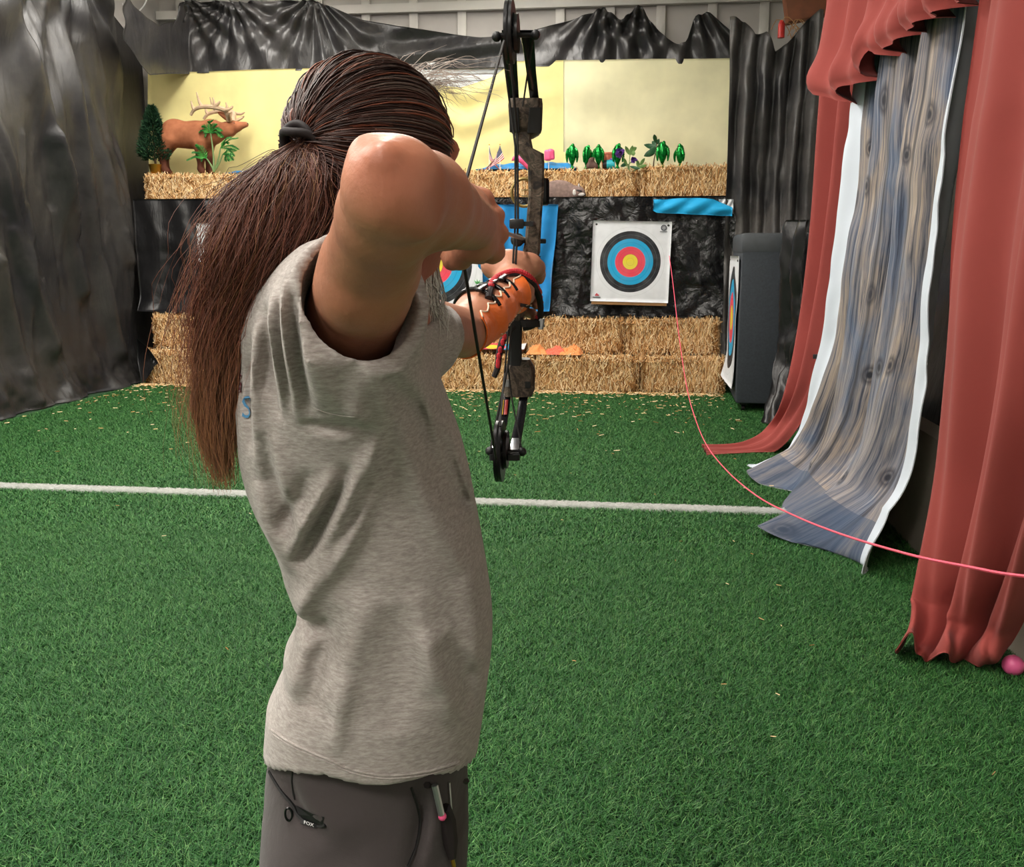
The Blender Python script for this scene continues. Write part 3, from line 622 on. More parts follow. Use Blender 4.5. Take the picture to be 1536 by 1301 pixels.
# gathered pelmet over the top of the wood print
nu, nv = 120, 40; px = cols(1252, 1486, nu); P = np.zeros((nu, nv, 3))
bt = interp(px, [(1252, 135), (1266, 146), (1284, 156), (1296, 128), (1312, 122), (1326, 112), (1334, 74), (1350, 84), (1370, 66), (1384, 52), (1400, 44), (1420, 26), (1440, 24), (1456, 10), (1486, -6)])
for i in range(nu):
    f0 = (px[i] - 1252) / 234; Y0 = 6.1 - 2.42 * f0 ** .8; b_ = atY(px[i], bt[i], Y0); X0 = b_[0] - .06
    for j in range(nv):
        s = j / (nv - 1); z = 3.62 * (1 - s) + b_[2] * s
        d = (.06 * math.sin(f0 * 40 + .8 * math.sin(3 * s)) + .03 * math.sin(f0 * 83)) * (.4 + .6 * s) + .05 * math.exp(-((s - .93) / .08) ** 2) * (1 if j < nv - 1 else .2)
        P[i, j] = (X0 - d + (.1 * (1 - s)), Y0, z)
o = sheet('red_pelmet', P, M['red'], thick=.005); tag(o, 'gathered terracotta cloth swag tucked up over the top of the wood print', 'curtain')
# grommets on the white margin
for k, (px_, py_, Y_) in enumerate([(1248, 414, 6.02), (1223, 535, 6.2)]):
    q = atY(px_, py_, Y_ - .12); b = MB().box((0, 0, 0), (.03, .01, .03), bev=.004); o = b.build('cloth_clip', M['black'], None); o.location = q
    tag(o, ['upper', 'lower'][k] + ' small black clip on the white margin of the wood print cloth', 'clip')
# pink cord: hangs from the skirt to a point off the right edge
def rope_pt(px_, py_):
    r, f = ray(px_, py_); t_ = .805 / (r[0] + .0375 * r[1]); q = r * t_; q[2] += H; return q
pts = [rope_pt(*q) for q in ((1004, 384), (1010, 430), (1018, 500), (1030, 580), (1043, 628), (1060, 668), (1090, 706), (1135, 744), (1190, 773), (1260, 801), (1360, 831), (1450, 850), (1540, 865), (1800, 880))]
rp = MB().tube(catmull(pts, 120), .0036, 6); o = rp.build('lane_rope', M['rope'], None, loc=pts[0]); tag(o, 'thin pink rope sagging from the back sheeting towards the right edge', 'rope')
# small pink ball
q = atZ(1518, 1013, .0); q[2] = .038
bl = empty('pink_ball', q, 'small pink ball on the grass by the big red curtain', 'ball')
MB().sphere((0, 0, 0), (.038, .038, .037), 20).build('shell', M['ball'], bl); MB().lathe([(.004, .036), (.006, .0385), (.003, .039)], n=10).build('valve', M['ball'], bl)

# ------------------------------------------------------------------ implicit surfaces -> one continuous mesh
def surface_nets(f, o, h):
    s = f < 0; nx, ny, nz = f.shape
    cnt = np.zeros((nx - 1, ny - 1, nz - 1), np.int8)
    cs = [(a, b, c) for a in (0, 1) for b in (0, 1) for c in (0, 1)]
    for a, b, c in cs: cnt += s[a:nx - 1 + a, b:ny - 1 + b, c:nz - 1 + c]
    act = np.argwhere((cnt > 0) & (cnt < 8)); ids = np.full(cnt.shape, -1, np.int32); ids[tuple(act.T)] = np.arange(len(act))
    acc = np.zeros((len(act), 3)); num = np.zeros(len(act))
    fv = {c: f[act[:, 0] + c[0], act[:, 1] + c[1], act[:, 2] + c[2]] for c in cs}
    for i, a in enumerate(cs):
        for b in cs[i + 1:]:
            if sum(abs(a[k] - b[k]) for k in range(3)) != 1: continue
            m = (fv[a] < 0) != (fv[b] < 0); t = np.where(m, fv[a] / (fv[a] - fv[b] + 1e-20), 0)
            acc += np.where(m[:, None], np.array(a) + t[:, None] * (np.array(b) - np.array(a)), 0); num += m
    V = np.asarray(o) + h * (act + acc / num[:, None])
    Q = []
    for ax in range(3):
        sl0 = [slice(1, -1)] * 3; sl0[ax] = slice(0, -1); sl1 = [slice(1, -1)] * 3; sl1[ax] = slice(1, None)
        A, B = s[tuple(sl0)], s[tuple(sl1)]; e = np.argwhere(A != B)
        if len(e) == 0: continue
        b1, b2 = (ax + 1) % 3, (ax + 2) % 3; base = e.copy(); base[:, b1] += 1; base[:, b2] += 1
        def cell(d1, d2): q = base.copy(); q[:, b1] -= d1; q[:, b2] -= d2; return ids[q[:, 0], q[:, 1], q[:, 2]]
        q = np.stack([cell(1, 1), cell(0, 1), cell(0, 0), cell(1, 0)], 1); flip = ~A[tuple(e.T)]; q[flip] = q[flip][:, ::-1]; Q.append(q)
    return V, np.concatenate(Q)
def taubin(V, Q, it=3):
    e = np.concatenate([Q[:, [0, 1]], Q[:, [1, 2]], Q[:, [2, 3]], Q[:, [3, 0]]]); e = np.concatenate([e, e[:, ::-1]]); n = len(V); deg = np.bincount(e[:, 0], minlength=n)[:, None]; V = V.copy()
    for k in range(it):
        for lam in (.55, -.57):
            A = np.stack([np.bincount(e[:, 0], V[e[:, 1], c], n) for c in range(3)], 1) / np.maximum(deg, 1); V += lam * (A - V)
    return V
class Field:
    """signed-distance canvas; shapes are blended in, then polygonised"""
    def __init__(s, lo, hi, h):
        s.o = np.asarray(lo, float); s.h = h; n = np.ceil((np.asarray(hi) - s.o) / h).astype(int) + 1
        s.f = np.full(n, .2, np.float32); s.ax = [s.o[k] + h * np.arange(n[k]) for k in range(3)]
    def sub(s, lo, hi):
        sl = []
        for k in range(3):
            a = max(0, int((lo[k] - s.o[k]) / s.h) - 1); b = min(s.f.shape[k], int((hi[k] - s.o[k]) / s.h) + 3); sl.append(slice(a, max(a + 1, b)))
        sl = tuple(sl); X, Y, Z = np.meshgrid(*[s.ax[k][sl[k]].astype(np.float32) for k in range(3)], indexing='ij'); return sl, X, Y, Z
    def _un(s, sl, d, k):
        f = s.f[sl]
        if k <= 0: s.f[sl] = np.minimum(f, d); return
        h = np.maximum(k - np.abs(f - d), 0) / k; s.f[sl] = np.minimum(f, d) - h * h * k * .25
    def cone(s, a, b, r1, r2, k=.02):
        a, b = np.asarray(a, float), np.asarray(b, float); m = max(r1, r2) + k + s.h * 3; sl, X, Y, Z = s.sub(np.minimum(a, b) - m, np.maximum(a, b) + m)
        ba = b - a; L2 = ba @ ba + 1e-12
        t = np.clip(((X - a[0]) * ba[0] + (Y - a[1]) * ba[1] + (Z - a[2]) * ba[2]) / L2, 0, 1)
        d = np.sqrt((X - a[0] - t * ba[0]) ** 2 + (Y - a[1] - t * ba[1]) ** 2 + (Z - a[2] - t * ba[2]) ** 2) - (r1 + (r2 - r1) * t); s._un(sl, d, k); return s
    def chain(s, P, R, k=.02):
        for i in range(len(P) - 1): s.cone(P[i], P[i + 1], R[i], R[i + 1], k)
        return s
    def ell(s, c, r, R=None, k=.02, cut=False):
        c, r = np.asarray(c, float), np.asarray(r, float); m = r.max() + k + s.h * 3; sl, X, Y, Z = s.sub(c - m, c + m)
        X, Y, Z = X - c[0], Y - c[1], Z - c[2]
        if R is not None: R = np.asarray(R); X, Y, Z = R[0, 0] * X + R[1, 0] * Y + R[2, 0] * Z, R[0, 1] * X + R[1, 1] * Y + R[2, 1] * Z, R[0, 2] * X + R[1, 2] * Y + R[2, 2] * Z
        q = np.sqrt((X / r[0]) ** 2 + (Y / r[1]) ** 2 + (Z / r[2]) ** 2); g = np.sqrt((X / r[0] ** 2) ** 2 + (Y / r[1] ** 2) ** 2 + (Z / r[2] ** 2) ** 2); d = q * (q - 1) / (g + 1e-6)
        d = np.where(q < .2, -r.min() * (1 - q), d).astype(np.float32)
        if cut: h = np.maximum(k - np.abs(s.f[sl] + d), 0) / max(k, 1e-6); s.f[sl] = np.maximum(s.f[sl], -d) + h * h * k * .25
        else: s._un(sl, d, k)
        return s
    def mesh(s, it=2):
        V, Q = surface_nets(s.f, s.o, s.h); return taubin(V, Q, it), Q

# ------------------------------------------------------------------ targets
def mat_target(name, radii, cols_, cracks=False):
    t = NT(name); tc = t.n('ShaderNodeTexCoord'); sx = t.n('ShaderNodeSeparateXYZ'); t.l(tc.outputs['Object'], sx.inputs[0])
    r = t.math('SQRT', t.math('ADD', t.math('MULTIPLY', sx.outputs[0], sx.outputs[0]), t.math('MULTIPLY', sx.outputs[2], sx.outputs[2])))
    R = radii[-1] * 1.6; st = [(0.0, cols_[0])] + [(radii[k] / R, cols_[k + 1]) for k in range(len(radii))]
    c = t.ramp(t.math('DIVIDE', r, R), st, 'CONSTANT'); nz = t.noise(t.coords(), 9, 4); c = t.mix(t.ramp(nz.outputs[0], [(.4, (0, 0, 0, 1)), (.8, (.2, .2, .2, 1))]), c, srgb(150, 150, 152))
    t.set(c, .6, 0, .3); t.bump(nz.outputs[0], .5 if cracks else .15, .01); return t.m
WH, BK, BL, RD, GO = srgb(224, 226, 230), srgb(30, 32, 36), srgb(26, 160, 208), srgb(226, 66, 84), srgb(226, 206, 52)
GL = srgb(120, 124, 128); LN = srgb(96, 100, 106)
def rings(R, faded=False):
    if faded: return mat_target('faded_rings', [R * .16, R * .34, R * .52, R * .82, R], [srgb(226, 170, 60), srgb(216, 120, 70), srgb(176, 160, 150), srgb(150, 156, 160), srgb(78, 82, 84), srgb(206, 208, 210)], True)
    rr = []; cc = [GO]
    for (q, c) in ((.115, srgb(190, 172, 40)), (.125, GO), (.24, srgb(160, 60, 60)), (.25, RD), (.37, srgb(190, 60, 76)), (.378, RD), (.49, srgb(150, 150, 190)), (.505, BL), (.62, srgb(20, 140, 186)), (.628, BL), (.75, BK), (.872, LN), (.88, BK), (1.0, WH), (1.12, srgb(196, 198, 202)), (1.128, WH)): rr.append(R * q); cc.append(c)
    return mat_target('target_rings_%d' % int(R * 1000), rr, cc)
def target(name, c, w_, h_, R, off, label, tilt=0, lean=0, faded=False, board=True, curl=0., marks=True):
    e = empty(name, c, label, 'target'); e.rotation_euler = (lean, tilt, 0)
    if board: MB().box((0, .02, -.02), (w_ * .97, .028, h_ * 1.03), bev=.003).build('backing_board', M['card'], e)
    n = 20; X, Z = np.meshgrid(np.linspace(-w_ / 2, w_ / 2, n), np.linspace(-h_ / 2, h_ / 2, n), indexing='ij')
    Yy = -.004 - .006 * np.abs(fbm(X * 4, Z * 4, 0, 2, 3)) - curl * np.clip(-Z / h_ * 2 - .4, 0, 1) ** 2
    P = np.stack([X - off[0], Yy, Z - off[1]], 2); nu_, nv_ = n, n
    o = sheet('paper_face', P - 0, rings(R, faded), None, thick=-.003, loc=(0, 0, 0)); o.parent = e; o.location = (off[0], 0, off[1])
    for sx in (-1, 1):
        q = MB().lathe([(.001, -.006), (.011, -.004), (.012, 0.0), (.004, .004)], (0, 0, 0), 10, rotx(math.pi / 2)).build('pin', M['black'], e); q.location = (sx * w_ * .455, -.014, h_ * .455)
    if marks:
        b = MB(); a = np.linspace(0, 2 * np.pi, 25)[:-1]
        b.tube([(.026 * math.cos(k), 0, .026 * math.sin(k)) for k in a], .006, 5, closed=True); b.tube([(.011 * math.cos(k), 0, .014 * math.sin(k)) for k in a[::2]], .003, 4, closed=True)
        b.box((0, 0, -.042), (.08, .003, .007)); q = b.build('emblem', M['printgrey'], e); q.location = (w_ * .40, -.016, h_ * .425); q.scale = (1, .15, 1)
        b = MB(); b.prism([(-.02, 0), (0, .026), (.012, .012), (.03, .004), (.02, -.006), (-.015, -.006)], .003, (0, 0, 0), (1, 0, 0), (0, 0, 1), (0, 1, 0)); q = b.build('logo', M['printred'], e); q.location = (-w_ * .42, -.013, -h_ * .425)
        b = MB(); b.box((0, 0, 0), (.085, .003, .009)); q = b.build('logo_caption', M['printgrey'], e); q.location = (-w_ * .42, -.013, -h_ * .45)
    return e
M['printgrey'] = plain('print_grey', (70, 72, 78), .6); M['printred'] = plain('print_red', (196, 70, 80), .6); M['printgreen'] = plain('print_green', (90, 176, 96), .6)
YT = 10.33
c = atY(946, 393, YT); target('archery_target', c, .84, .86, .325, (-.005, .0), 'clean round target with bright rings on black sheeting beside the pink cord', tilt=.02, lean=-.03)
c = atY(650, 398, YT); tm = target('archery_target', c, 1.10, 1.10, .435, (0, 0), 'larger round target partly hidden behind the archer\'s raised arm and beard', tilt=-.02, marks=False)
for k, (px_, py_, s_) in enumerate([(716, 428, .06), (712, 438, .05), (722, 440, .045)]):
    q = local(atY(px_, py_, YT), tm); b = MB()
    for a in (-.6, 0., .6, 1.2): b.prism([(0, 0), (.35, .16), (1, 0), (.35, -.16)], .004, (0, 0, 0), s_ * np.array([math.cos(a + 1), 0, math.sin(a + 1)]), s_ * np.array([-math.sin(a + 1), 0, math.cos(a + 1)]), (0, 1, 0))
    o = b.build('leaf_print', M['printgreen'], tm); o.location = (q[0], -.02, q[2])
c = atY(323, 364, YT + .05); target('archery_target', c, .42, .43, .132, (.0, .01), 'small faded grey target on the left black sheeting near the ponytail', faded=True, marks=False)

# the big black foam block with a paper face on its left side
bx0 = atZ(1106, 606, .09); bw, bd, bh = .62, 1.12, 1.57
M['foam'] = plain('charcoal_foam', (52, 57, 63), .85, 0, .14, 60, bump=.25)
M['foamdark'] = plain('charcoal_wrap', (66, 70, 74), .6, 0, .12, 14, bump=.3)
bk = empty('target_block', (bx0[0] + bw / 2, bx0[1] + bd / 2, 0), 'tall charcoal foam target block on casters with paper face on its left side', 'target block'); bk.rotation_euler = (0, 0, -.035)
MB().box((0, 0, .09 + bh / 2), (bw, bd, bh), bev=.03).build('foam_body', M['foam'], bk)
MB().box((-.005, 0, .09 + bh - .085), (bw + .012, bd + .012, .19), bev=.035).build('top_wrap', M['foamdark'], bk)
for sx in (-1, 1):
    for sy in (-1, 1):
        cx_, cy_ = sx * (bw / 2 - .08), sy * (bd / 2 - .1)
        o = MB().box((cx_, cy_, .082), (.07, .07, .02)).build('caster', M['black'], bk)
        MB().tube([(cx_ - .016, cy_, .035), (cx_ + .016, cy_, .035)], .035, 14).build('wheel', M['blackgloss'], o)
n = 24; Yg, Zg = np.meshgrid(np.linspace(-.52, .52, n), np.linspace(-.64, .60, n), indexing='ij'); r_ = np.clip(-Zg / .64 - .55, 0, 1)
Pp = np.stack([Yg * 0, Yg * 0, Zg], 2); 
Pp = np.stack([-Yg, -.01 - .13 * r_ ** 1.5 * np.clip((Yg + .9), 0, 1.2) - .006 * fbm(Yg * 4, Zg * 3, 0, 2, 4), Zg], 2)
pf_ = sheet('paper_face', Pp, rings(.50), None, thick=.004, loc=(0, 0, 0)); pf_.parent = bk; pf_.rotation_euler = (0, 0, -math.pi / 2); pf_.location = (-bw / 2 - .012, .02, .86)
for yy in (-.45, .5):
    for zz in (.25, 1.42): MB().sphere((-bw / 2 - .02, yy, zz), .014, 8).build('pin', M['black'], bk)

# ------------------------------------------------------------------ blue cloths
px = cols(716, 838, 40); P = np.zeros((40, 40, 3))
for i in range(40):
    for j in range(40):
        s = j / 39; x = px[i] - s * (18 * i / 39 - 4); y = 307 + s * 160; q = atY(x, y, 10.37); q[1] -= .018 * math.sin(i * .6 + s * 4.2) + .034 * math.sin((i - 30 * s) * .36) + .02 * math.sin((i + 22 * s) * .5) * s + .03; P[i, j] = q
o = sheet('blue_drape', P, M['blue'], thick=.004); tag(o, 'medium blue cloth hanging behind the bow, in front of black sheeting', 'cloth')
nu, nv = 50, 16; px = cols(980, 1098, nu); P = np.zeros((nu, nv, 3))
for i in range(nu):
    f0 = i / (nu - 1); b_ = np.interp(px[i], [980, 985, 1098], [316, 319, 324])
    tp = np.interp(px[i], [980, 1040, 1070, 1098], [300, 297, 299, 312])
    for j in range(nv):
        s = j / (nv - 1); q = atY(px[i], tp + (b_ - tp) * s, 10.40); q[1] += -.03 * math.sin(s * 3.1) - .012 * math.sin(f0 * 20 + s * 6); P[i, j] = q
o = sheet('blue_cloth_strip', P, M['bluelight'], thick=.006); tag(o, 'bright blue cloth strip folded over the edge above the right target', 'cloth')
nu, nv = 16, 12; P = np.zeros((nu, nv, 3))
for i in range(nu):
    for j in range(nv): s = j / (nv - 1); x = 1078 + 22 * i / (nu - 1); q = atY(x, 299 + 22 * s, 10.43); q[1] -= .01 * math.sin(i + j); P[i, j] = q
o = sheet('white_paper_scrap', P, M['paper'], thick=.004); tag(o, 'white paper scrap showing behind the right end of the bright blue strip', 'paper')
ZT = 2.40
def flatcloth(name, x0, x1, y0, y1, mat, label, amp, seed):
    X, Y = np.meshgrid(np.linspace(x0, x1, 90), np.linspace(y0, y1, 20), indexing='ij'); e_ = np.minimum(1, np.minimum((X - x0), (x1 - X)) / .12).clip(0, 1)
    e2 = np.sin(np.clip((Y - y0) / (y1 - y0), 0, 1) * np.pi) ** .6
    Z = ZT + .012 + amp * e_ * e2 * (.55 + .6 * fbm(X * 3.3, Y * 4, 0, 3, seed)).clip(0, 2)
    o = sheet(name, np.stack([X, Y, Z], 2), mat, thick=.004); tag(o, label, 'cloth')
flatcloth('blue_ground_cloth', -1.75, -.60, 10.72, 11.02, M['blue'], 'rumpled blue cloth on the top bales behind the two small flags', .10, 5)
flatcloth('blue_ground_cloth', -4.75, -4.1, 10.86, 11.04, M['blue'], 'small rumpled blue cloth on the bale at the elk\'s front feet', .05, 8)

# ------------------------------------------------------------------ elk figure
M['elk'] = plain('elk_brown', (150, 92, 64), .8, 0, .18, 6, bump=.15); M['elkdark'] = plain('elk_dark', (96, 56, 40), .8, 0, .2, 8); M['antler'] = plain('antler', (176, 150, 122), .7, 0, .2, 20)
t = NT('elk_coat'); sx_ = t.n('ShaderNodeSeparateXYZ'); tc_ = t.n('ShaderNodeTexCoord'); t.l(tc_.outputs['Object'], sx_.inputs[0]); nz_ = t.noise(t.coords(), 14, 4)
t.set(t.mix(t.ramp(t.math('ADD', sx_.outputs[2], t.math('MULTIPLY', nz_.outputs[0], .06)), [(.22, (1, 1, 1, 1)), (.36, (0, 0, 0, 1))]), t.ramp(nz_.outputs[0], [(.3, srgb(146, 88, 60)), (.7, srgb(170, 108, 76))]), srgb(88, 50, 36)), .8, 0, .2); t.bump(nz_.outputs[0], .2, .01); M['elk'] = t.m
YE = 10.84
ek = empty('elk_figure', (atY(285, 258, YE)[0], YE, ZT), 'brown foam elk figure with pale antlers standing on the top left bale', 'animal figure')
def E_(px_, py_, dy=0.): q = local(atY(px_, py_, YE), ek); q[1] += dy; return q
fd = Field((-.65, -.30, -.03), (.85, .30, .80), .012)
fd.ell(E_(281, 203), (.24, .125, .150), k=.06).ell(E_(262, 199), (.165, .13, .155), k=.06).ell(E_(300, 202), (.19, .135, .15), k=.08).ell(E_(318, 199), (.13, .12, .14), k=.06)
fd.cone(E_(318, 197), E_(345, 196), .115, .072, .06).cone(E_(342, 191), E_(355, 190), .066, .055, .04).cone(E_(354, 190), E_(369, 187), .055, .03, .03)
fd.cone(E_(244, 196), E_(240, 206), .03, .012, .02)
for dy in (-.07, .07):
    sh = 5 if dy > 0 else 0
    fd.chain([E_(303 + sh, 215, dy), E_(305 + sh, 236, dy), E_(305 + sh, 254, dy)], [.085, .042, .036], .05); fd.cone(E_(305 + sh, 254, dy), E_(308 + sh, 258, dy), .036, .04, .02)
    fd.chain([E_(258 - sh, 210, dy), E_(247 - sh, 232, dy), E_(251 - sh, 254, dy)], [.10, .05, .034], .05); fd.cone(E_(251 - sh, 254, dy), E_(254 - sh, 258, dy), .036, .04, .02)
Vv_, Qq = fd.mesh(); Vv_[:, 2] = np.maximum(Vv_[:, 2], .004)
o = link('body', mesh_from('elk_body', Vv_, Qq, True, [M['elk']]), ek)
for dy in (-.05, .05):
    MB().tube(catmull([E_(346, 183, dy), E_(340, 175, dy * 1.5), E_(332, 170, dy * 2.0)], 8), [.012, .02, .026, .03, .03, .026, .018, .004], 8).build('ear', M['elk'], ek)
    a = MB(); w_ = dy * 2.2; main = [E_(347, 182, dy), E_(344, 168, w_), E_(330, 164, w_ * 1.5), E_(314, 164, w_ * 1.7), E_(302, 168, w_ * 1.6), E_(296, 176, w_ * 1.5)]
    a.tube(catmull(main, 24), np.linspace(.034, .016, 24), 7)
    for s_, m_, e_ in ((main[3], (309, 156), (305, 142)), (main[2], (331, 157), (329, 150)), (main[4], (299, 163), (297, 155)), (main[1], (352, 168), (358, 165)), (main[0], (353, 174), (357, 171)), (main[2], (338, 158), (339, 155))):
        a.tube(catmull([s_, E_(*m_, w_ * 1.6), E_(*e_, w_ * 1.6)], 7), np.linspace(.024, .006, 7), 6)
    a.build('antler', M['antler'], ek)
MB().sphere(E_(370.5, 186.2), (.018, .022, .016), 8).build('nose', M['black'], ek)
for dy in (-.047, .047): MB().sphere(E_(354, 186, dy), .009, 8).build('eye', M['blackgloss'], ek)

# ------------------------------------------------------------------ raccoon target in front of the top bales
M['fur'] = plain('raccoon_fur', (128, 106, 98), .85, 0, .25, 30, bump=.3); M['furlight'] = plain('raccoon_light', (206, 200, 194), .8); M['furdark'] = plain('raccoon_dark', (58, 52, 52), .8)
YRc = 10.555
rc = empty('raccoon_figure', (atY(845, 301, YRc)[0], YRc, 2.062), 'flat grey-brown raccoon foam figure leaning against the top bale right of the bow', 'animal figure')
def R_(px_, py_, dy=0.): q = local(atY(px_, py_, YRc), rc); q[1] += dy; return q
fd = Field((-.42, -.10, -.03), (.42, .10, .36), .008)
fd.ell(R_(838, 289), (.20, .042, .135), k=.03).ell(R_(822, 291), (.12, .04, .10), k=.04).ell(R_(866, 288), (.085, .04, .062), k=.04).cone(R_(868, 289), R_(876, 292), .04, .018, .03)
for x_ in (822, 832, 852, 862): fd.cone(R_(x_, 294), R_(x_, 300), .03, .022, .02)
fd.cone(R_(868, 281), R_(868.5, 275), .022, .006, .01); fd.chain([R_(812, 292), R_(800, 297), R_(790, 299)], [.04, .035, .014], .03)
Vv_, Qq = fd.mesh(); Vv_[:, 2] = np.maximum(Vv_[:, 2], .003); link('body', mesh_from('raccoon_body', Vv_, Qq, True, [M['fur']]), rc)
fr = -.036
MB().sphere(R_(872, 292, fr), (.04, .012, .020), 10).build('muzzle', M['furlight'], rc); MB().sphere(R_(862, 289, fr - .002), (.022, .01, .034), 10).build('cheek', M['furlight'], rc)
MB().sphere(R_(869, 286.5, fr - .006), (.034, .012, .012), 10, roty(.2)).build('mask', M['furdark'], rc); MB().sphere(R_(868.5, 278.5, fr + .018), (.009, .01, .022), 8).build('ear_fur', M['furlight'], rc)
MB().sphere(R_(877.5, 293, fr + .012), .009, 8).build('nose', M['black'], rc); MB().sphere(R_(826, 299, fr), (.05, .012, .016), 8).build('belly_patch', M['furlight'], rc)

# ------------------------------------------------------------------ plants and ornaments on the top bales
M['gold'] = plain('gold_pot', (206, 158, 62), .28, .85, .08, 12); M['soil'] = plain('soil', (48, 36, 28), .9); M['bark'] = plain('bark', (84, 66, 48), .9)
M['conifer'] = mat_rand('conifer', [(0, srgb(16, 42, 28)), (.6, srgb(30, 66, 42)), (1, srgb(56, 92, 58))]); M['palm'] = mat_rand('palm', [(0, srgb(24, 84, 34)), (.6, srgb(48, 128, 52)), (1, srgb(92, 164, 76))], .5)
M['leafg'] = plain('leaf_dark', (46, 88, 56), .45, 0, .25, 14); M['leafl'] = plain('leaf_light', (104, 138, 74), .5, 0, .2, 14); M['stem'] = plain('stem_green', (110, 136, 84), .6)
M['purple'] = plain('petal_purple', (104, 62, 150), .5, 0, .25, 30); M['pinkp'] = plain('pink_plastic', (240, 92, 142), .4, 0, .1, 10); M['coral'] = plain('coral_plastic', (236, 130, 104), .5); M['teal'] = plain('teal_plastic', (40, 172, 188), .4); M['brownr'] = plain('brown_foam', (92, 66, 56), .8, 0, .2, 12)
t = NT('green_foil'); n_ = t.noise(t.coords(), 26, 3); t.set(t.ramp(n_.outputs[0], [(.3, srgb(0, 84, 24)), (.7, srgb(20, 170, 70))]), .16, .65, .6); t.bump(n_.outputs[0], .5, .02); M['foil'] = t.m
def base_at(px_, Y): return np.array([atY(px_, 257, Y)[0], Y, ZT])
# conifer
cf = empty('potted_conifer', base_at(234, 10.74), 'small dark green artificial conifer in a gold pot at the left end', 'potted plant')
MB().lathe([(.052, 0), (.06, .01), (.078, .10), (.082, .105), (.076, .108), (.070, .098)], n=24).build('pot', M['gold'], cf); MB().lathe([(.069, .09), (.05, .099), (.002, .10)], n=16).build('soil', M['soil'], cf)
MB().tube([(0, 0, .09), (0, 0, .66)], [.014, .004], 6).build('trunk', M['bark'], cf)
r = np.random.default_rng(4); V = []; T = []
for k in range(6500):
    s = r.random() ** .8; z = .15 + .60 * s; rad = .20 * (1 - s) ** .75 * (.55 + .45 * min(1, s * 6)) * r.uniform(.45, 1.08) + .008; a = r.uniform(0, 6.283)
    c0 = np.array([rad * math.cos(a), rad * math.sin(a), z]); d = np.array([math.cos(a), math.sin(a), r.uniform(.1, .9)]) + r.normal(0, .35, 3); d /= np.linalg.norm(d); sd = np.cross(d, r.normal(0, 1, 3)); sd /= np.linalg.norm(sd); l = r.uniform(.03, .055)
    b = len(V); V += [c0 - sd * .008, c0 + sd * .008, c0 + d * l]; T.append((b, b + 1, b + 2))
o = link('foliage', mesh_from('conifer_foliage', np.array(V), np.array(T), False, [M['conifer']]), cf); o['kind'] = 'stuff'
# palm
pm = empty('palm_plant', base_at(324, 10.70), 'artificial green palm with feathery fronds standing in front of the elk', 'plant')
def frond(root, tip, sag, n, ll, nm):
    b = MB(); root, tip = np.asarray(root, float), np.asarray(tip, float); mid = (root + tip) / 2 + np.array([0, 0, sag]); C_ = catmull([root, mid, tip], n); b.tube(C_, np.linspace(.006, .002, n), 5)
    for i in range(2, n):
        t_ = C_[i] - C_[i - 1]; t_ /= np.linalg.norm(t_); sd = np.cross(t_, (0, -.4, 1)); sd /= np.linalg.norm(sd) + 1e-9
        for s in (-1, 1):
            l = ll * math.sin(math.pi * (.25 + .68 * i / n)); d = sd * s * .8 + t_ * .65 + np.array([0, -.1, -.18]); d /= np.linalg.norm(d); wv = np.cross(d, (0, 1, .2)); wv /= np.linalg.norm(wv) + 1e-9; e_ = C_[i] + d * l; m_ = C_[i] + d * l * .45
            b.add([C_[i], m_ - wv * .007, e_, m_ + wv * .007, m_ + np.array([0, -.003, .002])], [(0, 1, 4), (1, 2, 4), (2, 3, 4), (3, 0, 4)])
    return b.build(nm, M['palm'], pm, smooth=False)
def Pm(px_, py_, dy=0): q = local(atY(px_, py_, 10.70), pm); q[1] += dy; return q
crowns = [(Pm(316, 200), [(306, 190), (322, 186), (331, 196), (333, 205), (308, 204), (300, 197), (318, 183)]), (Pm(331, 222), [(346, 207), (357, 208), (357, 224), (352, 234), (340, 214)]), (Pm(310, 238), [(284, 240), (290, 228), (297, 218), (302, 240)]), (Pm(334, 232), [(352, 226), (350, 240), (340, 240)])]
for cr, tips in crowns:
    MB().tube(catmull([(Pm(321, 258)), (Pm(321, 258) + cr) / 2 + np.array([.01, 0, .0]), cr], 10), np.linspace(.012, .007, 10), 6).build('stalk', M['stem'], pm)
    for tp in tips: frond(cr, Pm(*tp, RNG.uniform(-.06, .03)), .03, 13, .075, 'frond')
# flags
def mat_flag():
    t = NT('flag_print'); tc = t.n('ShaderNodeTexCoord'); sx = t.n('ShaderNodeSeparateXYZ'); t.l(tc.outputs['UV'], sx.inputs[0]); u, v = sx.outputs[0], sx.outputs[1]
    st = t.math('LESS_THAN', t.math('FRACT', t.math('MULTIPLY', v, 6.5)), .5); c = t.mix(st, srgb(228, 222, 220), srgb(178, 50, 62))
    cn = t.math('MULTIPLY', t.math('LESS_THAN', u, .42), t.math('GREATER_THAN', v, .46)); mp = t.n('ShaderNodeMapping'); mp.inputs['Scale'].default_value = (26, 18, 1); t.l(tc.outputs['UV'], mp.inputs['Vector'])
    vo = t.n('ShaderNodeTexVoronoi'); vo.inputs['Randomness'].default_value = 0; vo.inputs['Scale'].default_value = 1; t.l(mp.outputs[0], vo.inputs['Vector']); star = t.math('LESS_THAN', vo.outputs['Distance'], .22)
    c = t.mix(cn, c, t.mix(star, srgb(44, 46, 84), srgb(210, 210, 216))); t.set(c, .7, 0, .2); return t.m
M['flag'] = mat_flag()
